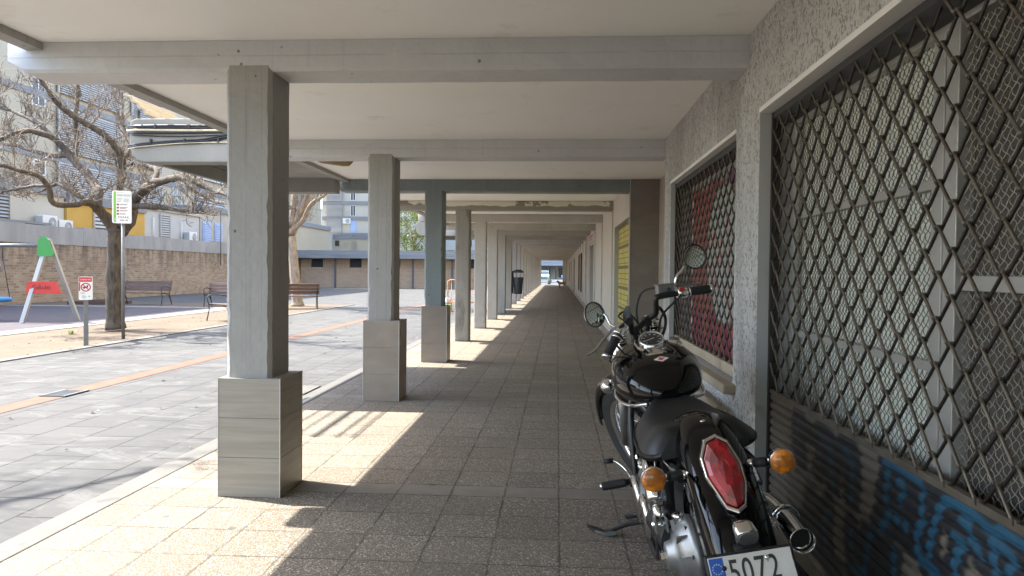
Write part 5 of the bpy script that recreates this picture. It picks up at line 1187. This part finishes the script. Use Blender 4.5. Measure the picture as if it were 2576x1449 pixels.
# cap
b = MB(); b.lathe(B(.955, .128, .872), Vector((.25, 0, 1)), [(0, .046), (.006, .046), (.010, .040), (.014, .034), (.024, .032), (.030, .024), (.032, .004)], 28); fc_ = b.build('fuel_cap', 'chrome', tk)
b = MB(); b.obox(B(.955, .135, .908), (.022, 0, -.006), (0, .006, 0), (.001, 0, .005)); b.build('cap_lever', 'chrome', fc_, bevel=.002)
# console and speedometer
sa = Vector((0, -.50, .866))
con = MB().rings([[B(s, .012+x*hw, h+dz) for x, dz in ((-1, -.022), (-.95, .002), (-.6, .010), (.6, .010), (.95, .002), (1, -.022))] for s, hw, h in ((.735, .040, .862), (.745, .046, .876), (.80, .058, .888), (.86, .066, .90), (.95, .066, .912), (1.03, .05, .918), (1.06, .03, .912))], smooth=False)
con = con.build('console', 'chrome', tk, bevel=.004)
for x in (-.022, .040): MB().lathe(B(.775, .012+x, .893), Vector((0, -.3, 1)), [(0, .011), (.005, .011), (.006, .006), (.004, .005)], 14).build('console_bolt', 'chrome_dull', con)
spc = B(.885, .018, .905)
spd = MB().lathe(spc, sa, [(-.02, .05), (0, .054), (.022, .056), (.03, .0565), (.034, .054), (.034, .0495), (.028, .049)], 40).build('speedometer', 'chrome', BK)
MB().lathe(spc, sa, [(.024, .0495), (.0285, .0488)], 40).build('dial', 'gauge', spd)
sx_ = Vector((1, 0, 0)); sy_ = sa.cross(sx_); sy_ = sy_ if sy_.z > 0 else -sy_
b = MB()
for i in range(33):
    a = math.radians(225-270*i/32); d = sx_*math.cos(a)+sy_*math.sin(a); t = sa.cross(d); L = .006 if i % 4 == 0 else .003
    b.obox(spc+sa*.0293+d*(.045-L/2), d*L/2, t*.0006, sa*.0003)
b.build('dial_ticks', 'white_p', spd)
MS = Matrix(((sx_.x, sy_.x, sa.x, 0), (sx_.y, sy_.y, sa.y, 0), (sx_.z, sy_.z, sa.z, 0), (0, 0, 0, 1)))
for i, s in enumerate(('0', '20', '40', '60', '80', '100', '120', '140', '160')):
    a = math.radians(225-270*i/8); o = text(s, .0085, 'white_p', spd, (0, 0, 0), (0, 0, 0), 'dial_numbers', ext=.0002, align='CENTER'); p = spc+sa*.0294+(sx_*math.cos(a)+sy_*math.sin(a))*.034-sy_*.003; o.matrix_local = Matrix.Translation(p) @ MS
b = MB(); a = math.radians(200); d = sx_*math.cos(a)+sy_*math.sin(a); t = sa.cross(d); b.obox(spc+sa*.0305+d*.012, d*.026, t*.001, sa*.0005); b.build('needle', 'white_p', spd)
# diamond badge and gold lettering strip on the tank
def on_tank(s, r): 
    # height of the tank top at s, r (from the loft sections)
    S = [(.56, .085, .792, .71), (.62, .135, .835, .695), (.70, .168, .868, .685), (.80, .186, .892, .68), (.90, .186, .905, .69)]
    for a, b in zip(S, S[1:]):
        if a[0] <= s <= b[0]: u = (s-a[0])/(b[0]-a[0]); hw, ht, hb = (a[i]+(b[i]-a[i])*u for i in (1, 2, 3)); break
    cz = hb+(ht-hb)*.42; return cz+(ht-cz)*(1-(abs(r-.008)/hw)**2.6)**(1/2.6)
def decal(poly, off, m, name):
    # fan with fine rim so that it follows the tank
    b = MB(); n = len(poly); cs = sum(p[0] for p in poly)/n; cr2 = sum(p[1] for p in poly)/n; K = 6; vs = []
    edge = []
    for i in range(n):
        a, c_ = poly[i], poly[(i+1) % n]
        for q in range(4): edge.append((a[0]+(c_[0]-a[0])*q/4, a[1]+(c_[1]-a[1])*q/4))
    N = len(edge)
    for k_ in range(K+1):
        for e in edge: s = cs+(e[0]-cs)*k_/K; r = cr2+(e[1]-cr2)*k_/K; vs.append(B(s, r, on_tank(s, r)+off))
    fs = [(k_*N+i, k_*N+(i+1) % N, (k_+1)*N+(i+1) % N, (k_+1)*N+i) for k_ in range(K) for i in range(N)]
    b.add(vs, fs, True); return b.build(name, m, tk)
decal([(.664, .018), (.686, -.014), (.708, .018), (.686, .050)], .0022, 'white_p', 'badge')
decal([(.672, .018), (.683, .003), (.700, .016), (.690, .022), (.694, .036), (.682, .026)], .0030, 'red_p', 'badge_mark')
for i in range(11): decal([(.745, -.020+i*.007), (.745, -.015+i*.007), (.753, -.015+i*.007), (.753, -.020+i*.007)], .0022, 'gold', 'lettering')
# chrome edge under the tank
for s in (-1, 1): MB().tube(spline([B(.56, .008+s*.09, .712), B(.66, .008+s*.150, .698), B(.80, .008+s*.182, .705), B(.95, .008+s*.17, .722), B(1.1, .008+s*.12, .755)]), .008, 8).build('tank_trim', 'chrome', tk)
# seat
S_ = [(.62, .006, .05, .655, .715), (.56, .006, .10, .645, .728), (.50, .006, .14, .64, .722), (.42, .004, .172, .635, .712), (.33, .004, .19, .63, .703), (.24, .004, .198, .62, .706), (.16, .002, .196, .61, .722), (.10, .0, .188, .61, .736), (.055, 0, .165, .62, .732), (.04, 0, .14, .64, .715)]
R = []
for s, r, hw, hb, ht in interp(S_, 4):
    row = []; n = 40
    for i in range(n):
        a = 2*PI*i/n; c_, s_ = math.cos(a), math.sin(a); x = math.copysign(abs(c_)**.75, c_)*hw
        z = math.copysign(abs(s_)**.8, s_); cz = hb+(ht-hb)*.45; zz = cz+z*((ht-cz) if z > 0 else (cz-hb))
        edge = abs(x/hw)
        if z > 0: zz -= .034*edge**3; zz += .014*math.exp(-((edge-.62)/.2)**2)
        row.append(B(s-(.045*edge**2 if s < .3 else 0), r+x, zz))
    R.append(row)
se = MB().rings(R).build('seat', 'leather', BK)
# backbone, frame and under-seat
b = MB(); b.tube(spline([B(1.2, 0, .80), B(.9, 0, .66), B(.6, 0, .64), B(.25, 0, .61), B(.05, 0, .55)]), .028, 10)
for s in (-1, 1):
    b.tube(spline([B(1.2, s*.02, .80), B(1.10, s*.10, .55), B(1.02, s*.13, .25), B(.85, s*.14, .14), B(.45, s*.15, .15), B(.30, s*.15, .28), B(.28, s*.14, .45), B(.30, s*.12, .62)]), .016, 10)
    b.tube(spline([B(.36, s*.14, .33), B(.2, s*.135, .325), B(0, s*.13, .325)]), .022 if s > 0 else .034, 10)
    b.tube(spline([B(.35, s*.12, .63), B(.15, s*.115, .62), B(-.1, s*.105, .60)]), .013, 8)
b.build('frame', 'satin_black', BK)
b = MB(); b.rings(loft(interp([(.30, .0, .09, .36, .60), (.34, 0, .12, .34, .62), (.48, 0, .13, .30, .62), (.58, 0, .12, .32, .62), (.62, 0, .09, .34, .60)]), 24, 4)); b.build('side_covers', 'satin_black', BK)
# engine
en = MB().rings(loft(interp([(.40, 0, .10, .17, .38), (.45, 0, .145, .15, .42), (.62, 0, .16, .14, .43), (.80, 0, .155, .14, .42), (.90, 0, .12, .16, .38), (.93, 0, .08, .18, .34)]), 28, 3.5)).build('engine', 'chrome_dull', BK)
for s, hh in ((-1, .285), (1, .285)):
    for cs, rr in ((.52, .085), (.74, .10)): MB().lathe(B(cs, s*.150, hh), Vector((s, 0, 0)), [(0, rr), (.018, rr), (.028, rr*.9), (.032, rr*.6), (.030, .01)], 32).build('engine_cover', 'chrome', en)
for cs, ang in ((.78, 24), (.58, -26)):
    ax = Vector((0, math.sin(math.radians(ang)), math.cos(math.radians(ang)))); base = B(cs, 0, .40)
    b = MB(); prof = [(0, .055)]
    for i in range(9): h0 = .012+i*.0165; prof += [(h0, .058), (h0, .088), (h0+.005, .088), (h0+.005, .058)]
    b.lathe(base, ax, prof, 30, smooth=False); cyl = b.build('cylinder', 'chrome_dull', en)
    MB().lathe(base, ax, [(.165, .082), (.20, .085), (.225, .07), (.235, .04), (.237, .01)], 28).build('cylinder_head', 'chrome', cyl)
b = MB(); b.lathe(B(.67, .16, .52), Vector((1, 0, 0)), [(0, .085), (.03, .085), (.045, .07), (.05, .02)], 30); b.build('air_cleaner', 'chrome', en)
# final drive housing on the left
hb_ = MB(); hb_.lathe(B(0, -.075, .33), Vector((-1, 0, 0)), [(0, .118), (.022, .122), (.028, .112), (.05, .10), (.066, .075), (.078, .050), (.098, .044), (.102, .03), (.104, .01)], 36)
dv = hb_.build('final_drive', 'chrome_dull', BK)
b = MB()
for i in range(7):
    a = 2*PI*i/7+.2; p = B(.104*math.cos(a), -.098, .33+.104*math.sin(a)); b = MB().lathe(p, Vector((-1, 0, 0)), [(0, .010), (.012, .010), (.013, .004)], 6, smooth=False); b.build('bolt', 'chrome', dv)
MB().lathe(B(.0, -.178, .33), Vector((-1, 0, 0)), [(0, .020), (.016, .020), (.018, .008)], 6, smooth=False).build('axle_nut', 'chrome', dv)
MB().lathe(B(.02, -.112, .425), Vector((-.15, 0, 1)), [(0, .020), (.028, .020), (.033, .016), (.034, .004)], 20).build('filler_cap', 'chrome', dv)
b = MB(); 
for a in (-60, -25, 10, 45, 80, 130, 165):
    ra = math.radians(a); d = Vector((0, math.cos(ra), math.sin(ra))); b.obox(B(0, -.125, .33)+d*.075, d*.034, d.cross(Vector((1, 0, 0)))*.003, Vector((.018, 0, 0)))
b.build('ribs', 'chrome_dull', dv)
b = MB(); b.tube(spline([B(.06, -.125, .35), B(.14, -.135, .345), B(.22, -.14, .34), B(.36, -.145, .33)]), [.055]*3+[.05]*3+[.042]*12+[.036], 16); b.build('shaft_housing', 'satin_black', BK)
b = MB(); b.lathe(B(0, .08, .325), Vector((1, 0, 0)), [(0, .10), (.03, .10), (.045, .08), (.05, .02)], 32); b.build('drum_brake', 'chrome_dull', BK)
# shocks
for s in (-1, 1):
    tp, bt = (B(.225, -.150, .600), B(.055, -.170, .435)) if s < 0 else (B(.225, .150, .600), B(.055, .165, .435))
    d = bt-tp; up_s = MB().tube([tp-d*.03, tp+d*.03, tp+d*.72, tp+d*.76], [.024, .034, .034, .026], 20).build('shock_absorber', 'chrome', BK)
    MB().tube([tp+d*.76, bt+d*.02], .021, 14).build('lower_body', 'chrome', up_s)
    MB().lathe(tp-Vector((.03, 0, 0)), Vector((1, 0, 0)), [(0, .012), (0, .022), (.06, .022), (.06, .012)], 18).build('top_mount', 'satin_black', up_s)
    MB().lathe(tp+Vector((s*.034, 0, 0)), Vector((s, 0, 0)), [(0, .013), (.012, .013), (.016, .008)], 6, smooth=False).build('bolt', 'chrome', up_s)
    bm_ = MB(); bm_.obox(bt+d*.08-Vector((.018, 0, 0)), (.004, 0, 0), (0, .022, 0), (0, 0, .026)); bm_.obox(bt+d*.08+Vector((.018, 0, 0)), (.004, 0, 0), (0, .022, 0), (0, 0, .026)); bm_.build('clevis', 'chrome_dull', up_s, bevel=.003)
    MB().lathe(bt+d*.08-Vector((.03, 0, 0)), Vector((1, 0, 0)), [(0, .010), (.06, .010)], 10).build('bolt', 'chrome', up_s)
    b = MB(); hp = [tp+d*(.1+.6*i/60)+Vector((0, math.cos(i*1.05)*.034, math.sin(i*1.05)*.034)) for i in range(1)]
# exhaust
ex = MB().tube(spline([B(.85, .14, .42), B(.80, .20, .30), B(.62, .235, .27), B(.45, .245, .30), B(.30, .25, .345), B(.10, .25, .355), B(-.09, .236, .352)], 6), [.022]*12+[.026]*6+[.033]*6+[.037]*6+[.039]*6+[.039], 22, cap=False); exh = ex.build('exhaust_pipe', 'chrome', BK)
MB().lathe(B(-.09, .236, .352), Vector((0, -1, 0)), [(-.03, .030), (-.03, .033), (-.002, .0395), (.003, .040), (.0045, .039), (.003, .037), (-.02, .034)], 30, cap=False).build('tip', 'chrome', exh)
MB().lathe(B(-.06, .236, .352), Vector((0, -1, 0)), [(0, .001), (.001, .037)], 24, cap=False).build('bore', 'dark', exh)
b = MB(); b.torus(B(.10, .25, .355), (0, 1, 0), .045, .005, 28, 8, (1, 2)); b.obox(B(.10, .195, .355), (.02, 0, 0), (0, .008, 0), (0, 0, .012)); b.build('clamp', 'chrome', exh)
ex = MB().tube(spline([B(.6, .13, .42), B(.55, .18, .26), B(.40, .195, .21), B(.2, .195, .235), B(-.05, .190, .245), B(-.14, .187, .245)], 6), [.022]*10+[.03]*6+[.040]*8+[.041]*7, 20, cap=False); exh2 = ex.build('exhaust_pipe', 'chrome', BK)
MB().lathe(B(-.12, .187, .245), Vector((0, -1, 0)), [(0, .001), (.001, .038)], 24, cap=False).build('bore', 'dark', exh2)
# stand, pegs, lever
b = MB(); b.tube(spline([B(.70, -.135, .19), B(.80, -.16, .165), B(.92, -.215, .12), B(1.0, -.275, .075)]), [.013]*10+[.012]*8+[.010], 10)
b.prism([(0, 0), (1, 0), (1, 1), (0, 1)], 'z', 0, 1) if False else None
b.rings([[Vector((x, y, z)) for x, y, z in q] for q in ([(-.262, .975, .058), (-.262, 1.015, .058), (-.258, 1.012, .078), (-.258, .98, .078)], [(-.31, .985, .055), (-.31, 1.04, .055), (-.31, 1.036, .070), (-.31, .99, .070)], [(-.355, 1.02, .066), (-.355, 1.085, .066), (-.355, 1.08, .078), (-.355, 1.025, .078)], [(-.385, 1.08, .076), (-.385, 1.10, .076), (-.385, 1.098, .084), (-.385, 1.082, .084)])], smooth=False)
b.build('kickstand', 'satin_black', BK)
MB().tube([B(.78, -.155, .205), B(.92, -.205, .155)], .013, 10).build('stand_spring', 'satin_black', BK)
for s in (-1, 1):
    x = s*(-.0)
    a, c_ = (B(1.0, -.165, .282), B(1.0, -.297, .280)) if s < 0 else (B(.92, .17, .27), B(.92, .30, .275))
    pg = MB().tube([a, a+(c_-a)*.12, a+(c_-a)*.14]+[a+(c_-a)*(.14+.8*i/14) for i in range(1, 15)], [.014, .014, .021]+[.021 if i % 2 else .0185 for i in range(14)], 14).build('footpeg', 'rubber_grip', BK)
    MB().tube([c_-(c_-a)*.06, c_+(c_-a)*.03], [.016, .010], 12).build('peg_end', 'chrome', pg); MB().tube([a-(c_-a)*.6, a], .012, 8).build('peg_mount', 'satin_black', pg)
sl_ = MB().tube(spline([B(.95, -.15, .30), B(1.02, -.17, .335), B(1.06, -.20, .362), B(1.07, -.222, .372)]), .006, 8).build('shift_lever', 'chrome', BK)
MB().tube([B(1.07, -.218, .372), B(1.07, -.262, .374)], .012, 10).build('lever_rubber', 'rubber_grip', sl_)
# front end: fork, headlamp, top yoke
for s in (-1, 1):
    f_ = steer(MB().tube([B(1.22, s*.10, .93), B(1.38, s*.10, .70)], .024, 16)).build('fork_leg', 'chrome', BK)
    steer(MB().tube([B(1.36, s*.10, .73), B(1.44, s*.10, .61)], .032, 16)).build('fork_cover', 'satin_black', f_)
    steer(MB().tube([B(1.42, s*.10, .64), B(1.63, s*.10, .34)], .028, 16)).build('fork_slider', 'chrome_dull', f_)
    steer(MB().lathe(B(1.214, s*.10, .935), AX, [(0, .033), (.014, .033), (.018, .030), (.019, .016), (.024, .014), (.025, .004)], 24)).build('fork_cap', 'chrome', f_)
b = steer(MB().obox(B(1.215, 0, .915), (.13, 0, 0), (0, .035, .022), AX*.012)); b.build('top_yoke', 'chrome', BK, bevel=.008)
hl = steer(MB().lathe(B(1.33, 0, .80), Vector((0, 1, 0)), [(-.09, .01), (-.085, .04), (-.06, .07), (-.02, .09), (.05, .095), (.06, .10), (.07, .095)], 30)).build('headlight', 'chrome', BK)
steer(MB().lathe(B(1.39, 0, .80), Vector((0, 1, 0)), [(.005, .09), (.02, .07), (.03, .03), (.032, .002)], 26)).build('lens', 'glass_dark', hl)
for c_ in (B(1.17, .055, .985), B(1.10, -.02, .950)):
    b = MB(); b.obox(c_, (.018, .006, .008), (-.004, .022, 0), (-.003, 0, .022)); rs = b.build('riser_clamp', 'satin_black', BK, bevel=.005)
    MB().tube([c_-Vector((0, -.01, .02)), c_-Vector((.005, -.05, .075))], .017, 10).build('riser', 'satin_black', rs)
    for q in (-1, 1): MB().lathe(c_+Vector((0, q*.013, .022)), Vector((0, 0, 1)), [(0, .006), (.004, .006)], 10).build('bolt', 'chrome', rs)
# handlebar
bar = MB().tube(spline([B(.845, -.190, .886), B(.90, -.115, .975), B(.955, -.052, 1.020), B(1.02, -.042, 1.005), B(1.07, -.036, .955), B(1.10, -.02, .950), B(1.14, .02, .970), B(1.17, .06, .992), B(1.13, .092, 1.012), B(1.115, .098, 1.035), B(1.10, .103, 1.085), B(1.10, .125, 1.095), B(1.11, .20, 1.096), B(1.15, .372, 1.090)], 5), .0145, 14).build('handlebar', 'satin_black', BK)
def grip(a, c_):
    d = c_-a; g = MB().tube([a]+[a+d*(.02+.9*i/20) for i in range(21)], [.017]+[.0215 if i % 2 else .020 for i in range(21)], 18).build('grip', 'rubber_grip', bar)
    MB().tube([c_-d*.09, c_-d*.02, c_+d*.02, c_+d*.05], [.022, .023, .022, .015], 18).build('bar_end', 'chrome', g); MB().tube([a-d*.04, a+d*.03], .024, 18).build('collar', 'chrome', g)
gLa, gLb = B(.895, -.132, .955), B(.845, -.192, .884); gRa, gRb = B(1.12, .262, 1.094), B(1.15, .375, 1.089)
grip(gLa, gLb); grip(gRa, gRb)
def housing(a, c_, r, m='chrome'): return MB().tube([a, a+(c_-a)*.06, a+(c_-a)*.94, c_], [r*.86, r, r, r*.86], 16).build('switch_housing', m, BK)
h1 = housing(B(.935, -.085, 1.0), B(.90, -.125, .965), .027); h2 = housing(B(1.11, .205, 1.096), B(1.12, .255, 1.094), .027)
b = MB(); b.obox(B(1.092, .228, 1.108), (.011, .002, 0), (0, .001, .002), (0, -.006, .013)); b.obox(B(1.088, .228, 1.108), (.012, .002, 0), (0, .001, .002), (0, -.006, .014)); b.build('kill_switch', 'red_p', h2, bevel=.002)
b = MB(); b.obox(B(.900, -.100, 1.000), (.012, .004, .006), (-.003, .006, 0), (0, -.006, .010)); b.build('switch', 'satin_black', h1, bevel=.002)
b = MB(); b.obox(B(.960, -.062, 1.045), (.012, 0, .022), (-.008, .012, 0), (0, .004, .02)); b.build('clutch_perch', 'satin_black', BK, bevel=.005)
# brake fluid reservoir
rs_ = MB().obox(B(1.13, .160, 1.120), (.045, .006, -.003), (-.004, .022, 0), (.001, -.004, .022)).build('brake_reservoir', 'chrome_dull', BK, bevel=.006)
MB().obox(B(1.13, .161, 1.145), (.047, .006, -.003), (-.004, .024, 0), (0, 0, .004)).build('reservoir_lid', 'chrome_dull', rs_, bevel=.003)
MB().lathe(B(1.107, .170, 1.118), Vector((0, -1, 0)), [(0, .012), (.004, .012), (.003, .008)], 16).build('sight_glass', 'glass_dark', rs_)
b = MB(); b.obox(B(1.12, .205, 1.108), (.008, 0, 0), (0, .02, 0), (0, 0, .024)); b.build('clamp', 'chrome_dull', rs_, bevel=.004)
# levers
MB().tube(spline([B(.955, -.105, 1.005), B(.955, -.140, .985), B(.945, -.180, .955), B(.935, -.225, .915), B(.930, -.255, .900), B(.930, -.268, .897)], 5), [.010]*6+[.0085]*8+[.0075]*8+[.0085, .010, .011, .009], 10, sq=(1, .7)).build('clutch_lever', 'chrome_dull', BK)
MB().tube(spline([B(1.15, .19, 1.125), B(1.17, .235, 1.132), B(1.19, .285, 1.122), B(1.20, .325, 1.122), B(1.20, .335, 1.125)], 5), [.010]*6+[.008]*10+[.009, .011, .010, .009, .008], 10, sq=(1, .7)).build('brake_lever', 'chrome_dull', BK)
# mirrors
def mirror(c, n, stem, rad=.056):
    c = Vector(c); n = Vector(n).normalized()
    sh = MB().lathe(c, n, [(-.032, .006), (-.030, .022), (-.022, .040), (-.010, rad-.004), (.0, rad+.001), (.004, rad), (.004, rad-.005)], 36, cap=False).build('mirror', 'chrome', BK)
    MB().torus(c+n*.003, n, rad-.001, .0032, 36, 8).build('mirror_rim', 'satin_black', sh)
    MB().lathe(c, n, [(.0008, rad-.003)]+[(.0012+.0055*(1-q*q), max((rad-.004)*q, .0005)) for q in (1, .9, .8, .7, .6, .5, .4, .3, .2, .1, 0)], 40, cap=False).build('mirror_glass', 'mirror', sh)
    MB().tube(spline(stem, 6), .0062, 10).build('mirror_stem', 'chrome', sh)
mirror(B(1.10, .312, 1.253), Vector((.22, -1, .10)), [B(1.125, .262, 1.215), B(1.12, .245, 1.196), B(1.115, .222, 1.18), B(1.115, .208, 1.15), B(1.12, .203, 1.12)], .0575)
mirror(B(.975, -.203, 1.068), Vector((.62, -.85, .12)), [B(.99, -.160, 1.062), B(.98, -.150, 1.05), B(.965, -.140, 1.015), B(.955, -.115, .995)], .0575)
# cables
cb_l = [([B(1.15, .135, 1.138), B(1.2, .063, 1.124), B(1.2, .022, 1.055), B(1.21, .019, .973), B(1.22, .044, .90), B(1.22, .03, .82)], .0052),
        ([B(.96, -.075, 1.02), B(1.08, -.085, 1.035), B(1.12, -.044, 1.048), B(1.14, .001, .997), B(1.15, .019, .93), B(1.16, .02, .85)], .0045),
        ([B(1.12, .10, 1.05), B(1.15, .125, 1.035), B(1.17, .145, .984), B(1.17, .130, .925), B(1.17, .09, .87)], .0075),
        ([B(1.12, .215, 1.08), B(1.12, .187, 1.055), B(1.13, .125, 1.002), B(1.14, .102, .939), B(1.14, .08, .87)], .0055),
        ([B(.93, -.10, .985), B(1.0, -.12, .93), B(1.1, -.10, .88), B(1.15, -.05, .84)], .0045),
        ([B(.91, -.12, .955), B(.97, -.15, .91), B(1.08, -.16, .84), B(1.18, -.10, .78)], .0045)]
for p, r in cb_l: MB().tube(spline(p, 7), r, 8).build('control_cable', 'rubber_grip', BK)
